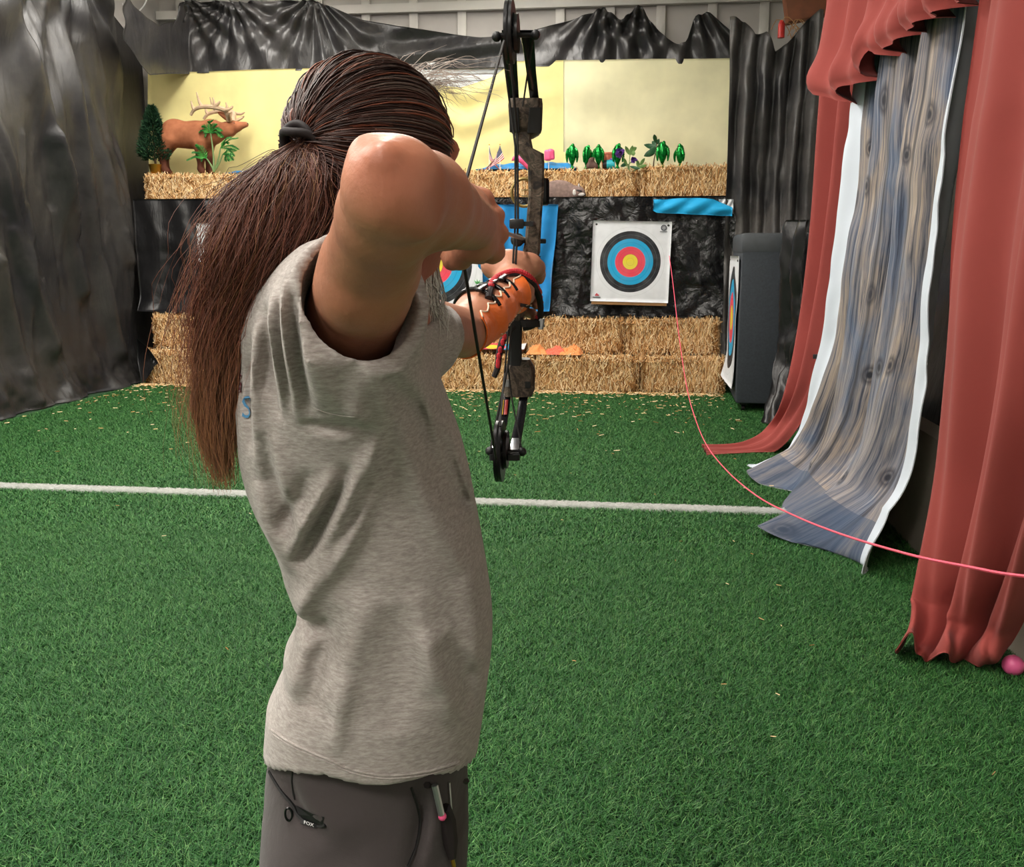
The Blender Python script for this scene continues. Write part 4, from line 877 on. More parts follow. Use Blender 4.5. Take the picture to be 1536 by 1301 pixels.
for k, (bx_, lbl, tw) in enumerate([(734, 'small stars and stripes flag on the bales, the narrower folded one farther left', .55), (748, 'small stars and stripes flag on the bales, the wider one nearer the bow', 1.0)]):
    e = empty('small_flag', base_at(bx_ + (0 if k == 0 else 2), 10.70), lbl, 'flag', 'small flags on the top bales')
    MB().tube([(0, 0, 0), (0, 0, .27)], .004, 6).build('stick', M['white'], e); MB().sphere((0, 0, .272), .008, 8).build('finial', M['gold'], e)
    U, Vg = np.meshgrid(np.linspace(0, 1, 24), np.linspace(0, 1, 16), indexing='ij'); sgn = 1 if k == 0 else -1
    # limp cloth: the fly droops beside the stick
    X = (sgn * .19 * tw * U * (1.25 - Vg * .9) + (.05 if k == 1 else 0) * (1 - Vg)); Z = .265 - .14 * (1 - Vg) - .155 * U ** .8 + .02 * U * (1 - Vg); Yy = .018 * np.sin(U * 9 + Vg * 2) * U
    sheet('flag_cloth', np.stack([X, Yy - .004, Z], 2), M['flag'], e, .002, uv=np.stack([U, Vg], 2))
# pink ornaments
e = empty('flamingo_ornament', base_at(790, 10.72), 'bright pink plastic flamingo half hidden behind the bow riser', 'ornament')
def Q_(px_, py_): return local(atY(px_, py_, 10.72), e)
fd = Field((-.3, -.1, -.02), (.3, .1, .28), .008); fd.chain([Q_(801, 256), Q_(795, 246), Q_(786, 240), Q_(779, 238), Q_(772, 238)], [.03, .058, .048, .03, .022], .03).cone(Q_(772, 237), Q_(767.5, 241), .02, .006, .015)
Vv_, Qq = fd.mesh(); link('body', mesh_from('flamingo_body', Vv_, Qq, True, [M['pinkp']]), e)
for s in (-.02, .02): MB().tube([(.03 + s, 0, .07), (.03 + s, 0, .0)], .004, 5).build('leg', M['steel_rib'], e)
e = empty('pink_ornament', base_at(823, 10.72), 'small rounded pink ornament on a thin white stick above the blue cloth', 'ornament')
def Q2(px_, py_): return local(atY(px_, py_, 10.72), e)
fd = Field((-.12, -.06, -.02), (.12, .06, .32), .006)
fd.chain([Q2(819.5, 238), Q2(819.5, 228)], [.024, .024], .01).chain([Q2(824, 238), Q2(825, 227)], [.024, .027], .02).chain([Q2(829.5, 237), Q2(828.5, 227.5)], [.02, .024], .02)
Vv_, Qq = fd.mesh(); link('body', mesh_from('pink_body', Vv_, Qq, True, [M['pinkp']]), e); MB().tube([(0, 0, 0), (0, 0, .15)], .004, 6).build('stick', M['white'], e)
# glossy green bird-like ornaments
def foilbird(px_, lbl, s=1.0, rz=0., lean=0., droop=1.0):
    e = empty('green_ornament', base_at(px_, 10.70), lbl, 'ornament', 'green foil ornaments', rz)
    MB().lathe([(.03, 0), (.034, .006), (.022, .014), (.014, .03), (.022, .05), (.044, .085), (.056, .13), (.055, .17), (.042, .205), (.026, .222), (.006, .228)], n=18).build('body', M['foil'], e)
    for sg in (-1, 1):
        P = catmull([(sg * .03, -.012, .20), (sg * .058, -.018, .17), (sg * .068 * droop, -.02, .12), (sg * .062 * droop, -.016, .06)], 10); b = MB()
        for i in range(9): b.tube([P[i], P[i + 1]], [.004 + .018 * math.sin(math.pi * i / 9.5), .004 + .018 * math.sin(math.pi * (i + 1) / 9.5)], 7)
        b.build('wing', M['foil'], e)
    MB().sphere((.008, -.02, .215), (.024, .026, .022), 10).build('head', M['foil'], e); MB().tube([(.008, -.04, .214), (.008, -.062, .205)], [.009, .002], 6).build('beak', M['foil'], e)
    e.scale = (s * .80, s * .80, s * 1.08); e.rotation_euler = (0, lean, rz); return e
foilbird(858, 'shiny green bird-shaped ornament standing alone nearest the blue cloth', 1.06)
foilbird(879, 'shiny green bird-shaped ornament turned sideways just left of the brown foam wedge', 1.0, .8, .04)
foilbird(897.5, 'brightest shiny green bird-shaped ornament standing right in front of the coral pot', 1.02, -.3)
foilbird(926, 'shiny green bird-shaped ornament half hidden behind the purple flowers', 1.05, .4)
foilbird(993, 'shiny green bird-shaped ornament beneath the broad-leaved plant', 1.12, .2)
foilbird(1019.5, 'shiny green bird-shaped ornament at the far right end with one wing lifted', 1.0, -.9, 0, 1.35)
e = empty('foam_wedge', base_at(888, 10.66), 'small dark brown foam wedge between two green ornaments', 'ornament')
fd = Field((-.09, -.07, -.02), (.09, .07, .15), .006); fd.chain([(-.04, 0, .02), (-.012, 0, .085)], [.026, .022], .02).chain([(.04, 0, .02), (-.01, 0, .085)], [.026, .022], .03).cone((-.03, 0, .025), (.03, 0, .025), .026, .026, .03); fd.cone((-.01, 0, .085), (.012, 0, .115), .02, .008, .02)
Vv_, Qq = fd.mesh(); Vv_[:, 2] = np.maximum(Vv_[:, 2], .002); link('body', mesh_from('wedge', Vv_, Qq, True, [M['brownr']]), e)
e = empty('coral_pot', base_at(910, 10.86), 'coral plastic pot showing above the teal tub behind green ornaments', 'pot')
MB().lathe([(.045, .0), (.05, .01), (.072, .165), (.078, .168), (.078, .185), (.070, .185), (.062, .17), (.04, .02)], n=22).build('shell', M['coral'], e)
e = empty('teal_tub', base_at(914, 10.74), 'low teal tub with dark end and purple lid between green ornaments', 'tub')
MB().tube([(-.03, 0, .05), (.06, 0, .05)], [.048, .05], 18).build('body', M['teal'], e); MB().tube([(-.075, 0, .05), (-.03, 0, .05)], [.046, .047], 18).build('dark_end', M['black'], e); MB().lathe([(.03, .094), (.034, .1), (.03, .112), (.006, .116)], (.035, 0, 0), 16).build('lid', M['purple'], e)
# leaf helper and plants
def leaf(b, root, tip, wd, n=7, cup=.25):
    root, tip = np.asarray(root, float), np.asarray(tip, float); d = tip - root; L_ = np.linalg.norm(d); d /= L_; sd = np.cross(d, (0, 1, .15)); sd /= np.linalg.norm(sd) + 1e-9; nr = np.cross(sd, d); V = []; Fs = []
    for i in range(n):
        s = i / (n - 1); q = root + d * L_ * s + nr * cup * L_ * .25 * math.sin(math.pi * s); ww = wd * math.sin(math.pi * min(.98, .08 + .9 * s)) ** .8
        V += [q - sd * ww + nr * ww * .3, q, q + sd * ww + nr * ww * .3]
    for i in range(n - 1):
        for k in (0, 1): Fs.append((i * 3 + k, i * 3 + k + 1, i * 3 + k + 4, i * 3 + k + 3))
    m = len(V); V2 = [v - nr * .0025 for v in V]; Fs2 = [tuple(m + i for i in f[::-1]) for f in Fs]; b.add(V + V2, Fs + Fs2)
fp = empty('purple_flower_plant', base_at(940, 10.64), 'artificial plant with two purple flower heads and green leaves', 'plant')
def Fp(px_, py_, dy=0): q = local(atY(px_, py_, 10.64), fp); q[1] += dy; return q
for hd, rr_ in (((930, 229), .062), ((951, 240), .045)):
    h0 = Fp(*hd); MB().tube(catmull([Fp(944, 258), Fp(942, 248), h0], 8), .006, 6).build('stem', M['stem'], fp); fl_ = MB().sphere(h0, rr_ * .45, 8).build('flower_head', M['purple'], fp)
    for k in range(16):
        d = RNG.normal(0, 1, 3); d[1] -= .6; d /= np.linalg.norm(d); b = MB(); leaf(b, h0 + d * rr_ * .3, h0 + d * rr_, rr_ * .33, 5); b.build('petal', M['purple'], fl_)
for rt, tp, wd, mt in (((944, 232), (938, 220), .02, 'leafl'), ((944, 228), (955, 222), .026, 'leafl'), ((946, 230), (953, 231), .026, 'leafl'), ((945, 233), (949, 219), .02, 'leafl'), ((960, 248), (967, 238), .018, 'leafl'), ((958, 252), (970, 248), .018, 'leafl'), ((940, 250), (936, 238), .018, 'leafl'), ((958, 252), (956, 241), .02, 'leafl'), ((941, 246), (931, 250), .02, 'leafg'), ((945, 250), (960, 254), .016, 'leafg')):
    b = MB(); leaf(b, Fp(*rt, -.02), Fp(*tp, -.05), wd); b.build('leaf', M[mt], fp)
MB().tube(catmull([Fp(944, 258), Fp(944, 244), Fp(945, 232)], 8), .005, 6).build('stem', M['stem'], fp); MB().tube(catmull([Fp(948, 258), Fp(955, 254), Fp(960, 249)], 8), .005, 6).build('stem', M['stem'], fp)
bp = empty('broad_leaf_plant', base_at(980, 10.78), 'single-stem plant with broad dark green leaves above the right bales', 'plant')
def Bp(px_, py_, dy=0): q = local(atY(px_, py_, 10.78), bp); q[1] += dy; return q
MB().tube(catmull([Bp(980, 257), Bp(981, 240), Bp(985, 222), Bp(984, 210)], 12), np.linspace(.009, .004, 12), 6).build('stem', M['bark'], bp)
for rt, tp, wd in (((984, 214), (981, 203), .022), ((984, 220), (974, 232), .034), ((985, 222), (966, 217), .028), ((984, 226), (966, 234), .036), ((985, 218), (978, 212), .03), ((986, 222), (998, 215), .034), ((985, 226), (996, 226), .03), ((983, 230), (975, 224), .03), ((985, 216), (989, 208), .022)):
    b = MB(); leaf(b, Bp(*rt), Bp(*tp, RNG.uniform(-.08, .04)), wd); b.build('leaf', M['leafg'], bp)

# ------------------------------------------------------------------ things on the bottom bales
M['bag1'] = cloth('orange_bag', (232, 146, 84), rough=.4, wr=.4, wrs=25); M['bag2'] = cloth('red_orange_bag', (226, 104, 78), rough=.4, wr=.4, wrs=25)
for k, (px_, w_, hh, mt, lbl) in enumerate([(806, .24, .10, 'bag1', 'crumpled pale orange bag on the bottom bales, leftmost of three'), (833, .24, .085, 'bag2', 'crumpled red-orange bag lying between two pale orange ones'), (856, .24, .115, 'bag1', 'crumpled pale orange bag at the right end of three')]):
    X, Y = np.meshgrid(np.linspace(-1, 1, 26), np.linspace(-1, 1, 26), indexing='ij'); rr_ = np.clip(1 - np.maximum(np.abs(X), np.abs(Y)) ** 2.2, 0, 1)
    Z = hh * rr_ ** .7 * (.7 + .45 * fbm(X * 2 + k * 7, Y * 2, 0, 3, k + 30)) + .004; P = np.stack([X * w_ / 2 * (1 + .12 * vnoise(X * 2, Y * 2, k)), Y * .09, np.maximum(Z, .004)], 2)
    q = atY(px_, 535, 10.12); q[1] = 10.13; q[2] = .405
    o = sheet('crumpled_bag', P, M[mt], None, .003, loc=(0, 0, 0)); o.location = q; tag(o, lbl, 'bag', 'bags on the bottom bales')
tm_ = rings(.30); q = atY(738, 536, 10.14); e = empty('loose_target_paper', (q[0], 10.15, .41), 'loose target paper lying flat on the bottom bales below the bow hand', 'paper')
X, Z = np.meshgrid(np.linspace(-.36, .36, 16), np.linspace(-.14, .14, 8), indexing='ij'); o = sheet('paper_face', np.stack([X, -.003 - .01 * np.abs(fbm(X * 4, Z * 4, 0, 2, 2)), Z + .06], 2), tm_, None, -.003, loc=(0, 0, 0)); o.parent = e; o.rotation_euler = (-math.pi / 2 + .18, 0, 0); o.location = (0, 0.02, .05)

# ------------------------------------------------------------------ archer (frame: x right, y away from the camera, z up)
def mat_skin():
    t = NT('skin'); v = t.coords(); n1 = t.noise(v, 9, 4); n2 = t.noise(v, 140, 3)
    c = t.ramp(n1.outputs[0], [(.3, srgb(162, 106, 82)), (.5, srgb(178, 122, 96)), (.72, srgb(192, 136, 108))]); t.set(c, .46, 0, .45, None, .12)
    t.b.inputs['Subsurface Radius'].default_value = (.012, .005, .003); t.b.inputs['Subsurface Scale'].default_value = .6
    a = t.n('ShaderNodeVertexColor'); a.layer_name = 'Col'; c = t.mix(1.0, c, a.outputs[0], 'MULTIPLY'); t.set(c)
    n4 = t.noise(v, 34, 5, .6); t.bump(t.math('ADD', n2.outputs[0], t.math('MULTIPLY', n4.outputs[0], 1.5)), .22, .003); return t.m
M['skin'] = mat_skin()
def mat_shirt():
    t = NT('heather_grey_jersey'); v = t.coords(); vs_ = t.coords('Object', (1, 1, 4.5)); n1 = t.noise(vs_, 90, 4, .7); n2 = t.noise(v, 3.2, 4, .6, .6); n3 = t.noise(v, 420, 2)
    c = t.ramp(n1.outputs[0], [(.3, srgb(140, 132, 127)), (.5, srgb(165, 157, 152)), (.7, srgb(188, 182, 178))])
    c = t.mix(t.ramp(n2.outputs[0], [(.55, (0, 0, 0, 1)), (.75, (.35, .35, .35, 1))]), c, srgb(112, 102, 92))
    t.set(c, .9, 0, .15, .2); t.bump(t.math('ADD', n3.outputs[0], t.math('MULTIPLY', n1.outputs[0], .6)), .15, .004); return t.m
M['shirt'] = mat_shirt(); M['trousers'] = cloth('dark_grey_twill', (72, 66, 66), wr=.15, wrs=14, var=.1); M['shoe'] = plain('shoe_leather', (58, 52, 48), .6); M['sole'] = plain('shoe_sole', (30, 30, 30), .7)
def mat_hair(name, rough=.5):
    t = NT(name); a = t.n('ShaderNodeVertexColor'); a.layer_name = 'Col'; t.set(a.outputs[0], rough, 0, .5); return t.m
M['hair'] = mat_hair('hair'); M['haircap'] = plain('hair_base', (46, 32, 28), .6, 0, .2, 60)
M['orange'] = cloth('orange_leather', (250, 118, 46), rough=.6, weave=300, wr=.2, wrs=30); M['orangeedge'] = plain('raw_leather_edge', (226, 200, 176), .8)
M['cordred'] = plain('red_cord', (186, 34, 46), .7, 0, .2, 200); M['cordblack'] = plain('black_cord', (26, 16, 18), .7)

J = dict(rsh=C(528, 487, .95), relb=C(592, 284, .71), rwr=C(705, 335, .93), lsh=C(618, 486, 1.21), lelb=C(692, 498, 1.49), lwr=C(768, 436, 1.70))
hc = C(560, 242, 1.10); ha = math.radians(42); hf = np.array([math.sin(ha), math.cos(ha), 0]); hs = np.array([math.cos(ha), -math.sin(ha), 0]); hz = np.array([0, 0, 1.])
HR = np.stack([hf, hs, hz], 1)                                     # head axes as columns
PR = np.array([C(555, 1100, 1.10)[0], 1.10, 0.0])                   # feet
person = empty('person', c2w(PR), 'archer in grey T-shirt with long brown ponytail drawing a compound bow', 'person')
def toP(V): return c2w(V) - np.array(person.location)
def padd(name, V, Fc, mat, parent=None, smooth=True, **kw):
    return link(name, mesh_from(name, toP(V), Fc, smooth, [mat] if not isinstance(mat, list) else mat, **kw), parent or person)
B = Field((-.46, .52, 1.02), (.16, 1.96, 1.78), .0038)
# trunk and neck
B.chain([C(560, 900, 1.10), C(540, 640, 1.10), C(525, 540, 1.10)], [.08, .075, .07], .02); B.cone(J['rsh'] + (.0, .04, 0), J['lsh'], .045, .045, .02)
nb = C(556, 440, 1.10); B.cone(nb, hc - hz * .07 - hf * .01, .060, .052, .02)
# head
B.ell(hc, (.097, .077, .102), HR, .01); B.ell(hc + hf * .03 - hz * .045, (.066, .062, .085), HR, .03); B.cone(hc + hf * .045 - hz * .085, hc + hf * .066 - hz * .128, .048, .026, .02)
B.cone(hc + hf * .092 + hz * .0, hc + hf * .112 - hz * .042, .010, .0135, .012); B.ell(hc + hf * .108 - hz * .046, (.011, .019, .010), HR, .008)
for s in (-1, 1):
    B.cone(hc + hf * .088 + hs * s * .012 + hz * .018, hc + hf * .078 + hs * s * .045 + hz * .016, .012, .011, .012)          # brow
    B.ell(hc + hf * .097 + hs * s * .031 - hz * .006, (.014, .019, .011), HR, .01, cut=True)                                # eye socket
    B.ell(hc + hf * .074 + hs * s * .042 - hz * .042, (.022, .02, .018), HR, .02)                                            # cheek
    ec = hc + hs * s * .076 - hf * .008 - hz * .028; B.ell(ec + hs * s * .008, (.020, .008, .033), HR, .006); B.ell(ec + hs * s * .015 + hf * .003, (.010, .006, .017), HR, .004, cut=True)
B.ell(hc + hf * .097 - hz * .080, (.014, .024, .006), HR, .006); B.ell(hc + hf * .094 - hz * .093, (.013, .022, .007), HR, .006); B.ell(hc + hf * .110 - hz * .0865, (.006, .024, .0025), HR, .003, cut=True)
# right (drawing) arm
rs, re, rw = J['rsh'], J['relb'], J['rwr']; ax_ = (re - rs) / np.linalg.norm(re - rs)
B.chain([rs, rs * .5 + re * .5, rs * .15 + re * .85, re], [.050, .0425, .0375, .0375], .010); B.ell((rs * .6 + re * .4) + (-.004, 0, -.010), (.040, .06, .040), None, .012)
fa = (rw - re) / np.linalg.norm(rw - re)
od = ax_ - fa; od /= np.linalg.norm(od); sdv = np.cross(ax_, fa); sdv /= np.linalg.norm(sdv)
B.cone(re + od * .006, re + od * .030 + (-.004, 0, .010), .026, .0125, .012)                                                  # elbow point
for s_ in (-1, 1): B.ell(re + sdv * s_ * .031 + od * .004, (.014, .014, .014), None, .012)                                     # epicondyles
B.chain([re, re + fa * .07, re + fa * .13, rw], [.0375, .0395, .0325, .0262], .008)
# right hand: fist around the release
mcp = [C(721, 300, 1.010), C(737, 325, 1.012), C(743, 352, 1.008), C(738, 379, 1.0)]
for k, m in enumerate(mcp): B.cone(rw, m, .018, .0105, .006)
B.cone(mcp[0] + (-.012, -.03, -.004), mcp[3] + (-.014, -.03, .004), .015, .015, .008)
pos = []
for k, m in enumerate(mcp):
    p1 = m + (-.014, .032, -.002); p2 = p1 + (-.026, .004, -.001); p3 = p2 + (-.008, -.021, -.001); rr_ = [.0125, .0108, .0098, .0085] if k < 3 else [.0115, .0098, .009, .008]
    B.chain([m, p1, p2, p3], rr_, .005); B.ell(m + (.002, 0, .001), (.0125, .0125, .0105), None, .004); pos.append((m, p1, p2, p3))
B.chain([C(700, 372, .965), C(690, 386, .985), C(678, 392, 1.005)], [.014, .0125, .0105], .006)                               # little-finger side curl seen below
B.chain([rw + (-.012, .02, .018), C(694, 300, .99), C(700, 296, 1.03), C(690, 300, 1.055)], [.02, .0165, .013, .0105], .010)       # thumb
# left (bow) arm
ls, le, lw = J['lsh'], J['lelb'], J['lwr']; fl_ = (lw - le) / np.linalg.norm(lw - le)
B.chain([ls, le, le + fl_ * .08, lw], [.040, .039, .043, .029], .010)
# left hand wrapped round the grip
g0, g1 = C(786, 392, 1.80), C(778, 462, 1.80)                       # grip axis (top, bottom)
B.cone(lw, C(765, 402, 1.755), .031, .030, .02); B.cone(C(742, 398, 1.745), C(796, 397, 1.755), .026, .020, .02); B.cone(lw + (.008, 0, -.002), C(785, 440, 1.757), .028, .024, .02)
B.chain([C(792, 398, 1.752), C(804, 402, 1.785), C(807, 412, 1.822), C(802, 420, 1.85)], [.021, .016, .013, .0105], .010)       # thumb along the right side
for k in range(4):
    z0 = C(760, 402 + k * 19, 1.765); a0 = z0; a1 = C(756 - (2 if k in (1, 2) else 0), 404 + k * 19, 1.815); a2 = C(778, 408 + k * 19, 1.850); a3 = C(803 - k * 1.5, 414 + k * 19, 1.842); a4 = C(809 - k * 2, 420 + k * 19, 1.818)
    rr_ = .0118 if k < 3 else .0105; B.chain([a0, a1, a2, a3, a4], [rr_ * 1.1, rr_, rr_ * .95, rr_ * .9, rr_ * .78], .004)
Vb, Qb = B.mesh(5)
tint = np.ones((len(Vb), 4)); 
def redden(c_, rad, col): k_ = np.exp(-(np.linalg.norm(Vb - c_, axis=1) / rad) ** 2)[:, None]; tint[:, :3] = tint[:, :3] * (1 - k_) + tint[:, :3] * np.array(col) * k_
redden(re + od * .035, .035, (1.02, .80, .76)); redden(hc + hf * .04 - hz * .09, .10, (.86, .62, .56)); redden(nb, .08, (.9, .68, .62)); redden(hc + hf * .06, .09, (.95, .78, .72))
for m_ in mcp: redden(m_, .016, (1.0, .80, .76))
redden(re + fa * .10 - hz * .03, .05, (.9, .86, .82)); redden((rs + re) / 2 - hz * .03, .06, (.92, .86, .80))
body = padd('body', Vb, Qb, M['skin'], cols=tint); body.data.name = 'archer_body'
# eyes
for s in (-1, 1):
    c0 = hc + hf * .080 + hs * s * .031 - hz * .006; e_ = MB().sphere((0, 0, 0), .0125, 14).build('eye', M['white'], person); e_.location = toP(c0[None])[0]
    i_ = MB().sphere((0, 0, 0), .006, 10).build('iris', M['blackgloss'], e_); i_.location = c2w(hf * .0085)

# ---------------- T-shirt
rows_ = [(395, 500, 570), (430, 446, 596), (465, 418, 612), (500, 396, 634), (560, 379, 654), (600, 374, 668), (650, 386, 684), (700, 402, 697), (770, 420, 713), (850, 438, 727), (890, 456, 734), (920, 452, 737), (955, 434, 738), (985, 432, 736), (1040, 408, 728), (1110, 405, 718), (1160, 404, 716), (1230, 404, 716)]
DC = 1.085
zz_ = np.array([C(550, y, DC)[2] for y, l, r in rows_]); xl_ = np.array([C(l, y, DC)[0] for y, l, r in rows_]); xr_ = np.array([C(r, y, DC)[0] for y, l, r in rows_])
bb_ = np.interp([y for y, l, r in rows_], [395, 430, 500, 600, 900, 1000, 1230], [.10, .125, .150, .158, .150, .155, .160])
o_ = np.argsort(zz_); zz_, xl_, xr_, bb_ = zz_[o_], xl_[o_], xr_[o_], bb_[o_]
def loft(fld, zk, xl, xr, b, dc, n=2.3):
    X, Y, Z = [fld.ax[0][:, None, None], fld.ax[1][None, :, None], fld.ax[2][None, None, :]]
    l = np.interp(Z, zk, xl); r = np.interp(Z, zk, xr); bb = np.interp(Z, zk, b); cx = (l + r) / 2; a = (r - l) / 2
    q = ((np.abs(X - cx) / a) ** n + (np.abs(Y - dc) / bb) ** n) ** (1 / n); return ((q - 1) * np.minimum(a, bb)).astype(np.float32)
S = Field((-.44, .74, .80), (.06, 1.46, 1.60), .0042)
f = loft(S, zz_, xl_, xr_, bb_, DC); f = np.maximum(f, (S.ax[2][None, None, :] - zz_[-1]).astype(np.float32)); S.f = f
S.cone(C(505, 490, 1.02), C(550, 480, 1.12), .075, .070, .03); S.cone(C(520, 490, 1.08), C(618, 515, 1.20), .075, .056, .03)
# sleeves
sa = C(498, 505, 1.0); se = C(546, 428, .845); S.cone(sa, se, .090, .0545, .03); S.cone(C(500, 690, 1.03), C(549, 460, .855), .085, .037, .06); S.cone(C(496, 600, 1.03), C(508, 452, .95), .066, .056, .03)
la = C(602, 500, 1.18); le2 = C(660, 508, 1.39); S.cone(la, le2, .056, .0505, .02)
X, Y, Z = np.meshgrid(*[a.astype(np.float32) for a in S.ax], indexing='ij')
def folds(lines, X, Z, Y, dn, fall):
    D = np.zeros_like(X)
    w_ = np.clip((fall - Y) / .06, 0, 1)
    for pts, amp, wd in lines:
        P = np.array([C(px_, py_, dn) for px_, py_ in pts])[:, [0, 2]]; P = catmull(P, 10); best = np.full(X.shape[::2], 9., np.float32)
        X2, Z2 = X[:, 0, :], Z[:, 0, :]; m = np.full(X2.shape, 9., np.float32); tb = np.zeros_like(m)
        for i in range(9):
            a, b = P[i], P[i + 1]; ba = b - a; t = np.clip(((X2 - a[0]) * ba[0] + (Z2 - a[1]) * ba[1]) / (ba @ ba + 1e-9), 0, 1); d = np.hypot(X2 - a[0] - t * ba[0], Z2 - a[1] - t * ba[1]); u = d < m; m = np.where(u, d, m); tb = np.where(u, (i + t) / 9, tb)
        prof = amp * np.exp(-(m / wd) ** 2) * np.abs(np.sin(np.clip(tb, 0, 1) * np.pi)) ** .8
        D += prof[:, None, :] * w_
    return D
FL = [([(606, 505), (585, 580), (560, 690), (530, 790), (470, 880), (430, 945)], .011, .011), ([(600, 520), (566, 640), (545, 740), (505, 810), (455, 890)], -.010, .009), ([(575, 640), (540, 720), (500, 800), (450, 880)], .008, .009), ([(540, 680), (490, 770), (447, 850)], -.008, .008), ([(520, 690), (470, 770), (430, 840)], .008, .008), ([(480, 690), (440, 760), (415, 800)], -.006, .008),
      ([(600, 490), (640, 590), (680, 700), (715, 810), (736, 900)], .010, .010), ([(590, 520), (625, 620), (660, 720), (700, 830), (728, 910)], -.005, .011), ([(585, 540), (610, 640), (640, 760), (690, 860), (725, 930)], .007, .012), ([(620, 500), (660, 590), (695, 690), (716, 770)], -.004, .008),
      ([(440, 420), (442, 500), (446, 610)], .008, .009), ([(462, 410), (463, 500), (466, 620)], .008, .006), ([(452, 420), (453, 520), (456, 610)], -.008, .006), ([(478, 410), (480, 500), (484, 610)], -.006, .008), ([(418, 450), (412, 520), (410, 590)], -.006, .008), ([(400, 470), (392, 540), (390, 620), (398, 720)], .007, .009), ([(378, 500), (372, 580), (378, 680)], -.007, .008),
      ([(505, 500), (520, 560), (540, 615)], .006, .012), ([(580, 470), (560, 540), (556, 600)], -.005, .010), ([(560, 530), (556, 590), (560, 625)], .008, .010),
      ([(470, 620), (520, 625), (560, 622)], -.005, .006), ([(385, 720), (400, 790), (432, 870)], .006, .012),
      ([(560, 880), (530, 970), (500, 1060)], .005, .018), ([(470, 920), (450, 990), (430, 1060)], .006, .014), ([(510, 900), (480, 990), (460, 1070)], -.005, .014), ([(640, 940), (668, 1020), (688, 1100)], .007, .014), ([(660, 960), (690, 1030), (700, 1100)], -.008, .012), ([(425, 960), (455, 955), (490, 930)], -.009, .010), ([(600, 900), (600, 1000), (590, 1090)], -.004, .025), ([(690, 880), (715, 960), (712, 1040)], .005, .014), ([(570, 690), (520, 800), (455, 910)], -.006, .006), ([(555, 720), (500, 830), (440, 930)], .005, .007), ([(650, 620), (672, 720), (694, 800)], -.004, .006), ([(636, 600), (655, 690), (684, 780)], .005, .006), ([(530, 1000), (515, 1060), (505, 1120)], .004, .010), ([(430, 480), (428, 560), (432, 620)], -.005, .006), ([(500, 420), (498, 520), (506, 600)], .005, .009), ([(620, 880), (640, 960), (650, 1040)], .004, .014), ([(400, 640), (415, 720), (440, 800)], -.005, .008), ([(420, 640), (440, 720), (460, 790)], .004, .008)]
smooth0 = S.f.copy(); _l = np.interp(Z, zz_, xl_); _r = np.interp(Z, zz_, xr_); wsil = 1 - np.clip(np.abs(X - (_l + _r) / 2) / ((_r - _l) / 2), 0, 1) ** 4 * .5; S.f -= (1.8 * wsil * folds(FL, X, Z, Y, .95, 1.12)).astype(np.float32)
S.f -= (.0018 * fbm(X[::1] * 14, Y * 14, Z * 7, 2, 5)).astype(np.float32)
# far side: gentle vertical folds so the back of the figure is not bald
S.f -= (.004 * np.sin(X * 70 + Z * 9) * np.clip((Y - 1.12) / .05, 0, 1)).astype(np.float32)
outer = S.f.copy(); _n = np.array(J['relb'] - J['rsh']); _n = _n / np.linalg.norm(_n); _c = C(541, 430, .862); near_ = np.minimum(np.abs((X - _c[0]) * _n[0] + (Y - _c[1]) * _n[1] + (Z - _c[2]) * _n[2]), np.where(Z < .99, np.abs(Z - .90) * .6, 1)); near_ = np.minimum(near_, np.abs(Y - 1.31)); inner = smooth0 + (.009 + .018 * np.clip(near_ / .05, 0, 1)).astype(np.float32); shell = np.maximum(outer, -inner)
def cutplane(f, p, n, mask=None):
    n = np.asarray(n) / np.linalg.norm(n); d = ((X - p[0]) * n[0] + (Y - p[1]) * n[1] + (Z - p[2]) * n[2]).astype(np.float32); return np.maximum(f, d if mask is None else np.where(mask, d, -1))
# sleeve ends (only beyond the shoulder), hem and neck hole
ad = (J['relb'] - J['rsh']); nr_ = ad / np.linalg.norm(ad) + np.array([.12, .0, -.10]); shell = cutplane(shell, C(541, 430, .862), nr_, Y < .945)
ld = (J['lelb'] - J['lsh']); shell = cutplane(shell, C(640, 506, 1.30), ld, Y > 1.2)
hx = np.array([C(p_, y_, d_)[0] for p_, y_, d_ in ((405, 1118, 1.06), (440, 1140, .98), (490, 1160, .94), (530, 1178, .93), (580, 1187, .925), (640, 1180, .93), (690, 1165, .98), (716, 1106, 1.09))]); hzv = np.array([C(p_, y_, d_)[2] for p_, y_, d_ in ((405, 1118, 1.06), (440, 1140, .98), (490, 1160, .94), (530, 1178, .93), (580, 1187, .925), (640, 1180, .93), (690, 1165, .98), (716, 1106, 1.09))])
hem = np.interp(S.ax[0], hx, hzv)[:, None, None] + 0 * X; hemf = np.where(Y < 1.09, hem, .5 * hem + .5 * hzv.mean())
shell = np.maximum(shell, (hemf - Z).astype(np.float32))
S.f = shell; S.ell(C(592, 390, 1.11), (.075, .075, .085), None, .01, cut=True)
Vs, Qs = S.mesh(4)
shirt = padd('t_shirt', Vs, Qs, M['shirt']); shirt['label'] = 'loose heather grey T-shirt'
SHV = toP(Vs); SBVH = BVHTree.FromPolygons([tuple(v) for v in SHV], [tuple(q) for q in Qs])
def on_shirt(px_, py_, off=.0012):
    """where the sight line through a pixel meets the shirt (person-local)"""
    r, f_ = ray(px_, py_); o0 = Vector((0, 0, H)) - person.location; h_ = SBVH.ray_cast(o0, Vector(r).normalized())
    if h_[0] is None: return None
    return np.array(h_[0]) + np.array(h_[1]) * off * (1 if h_[1].dot(Vector(r)) < 0 else -1)
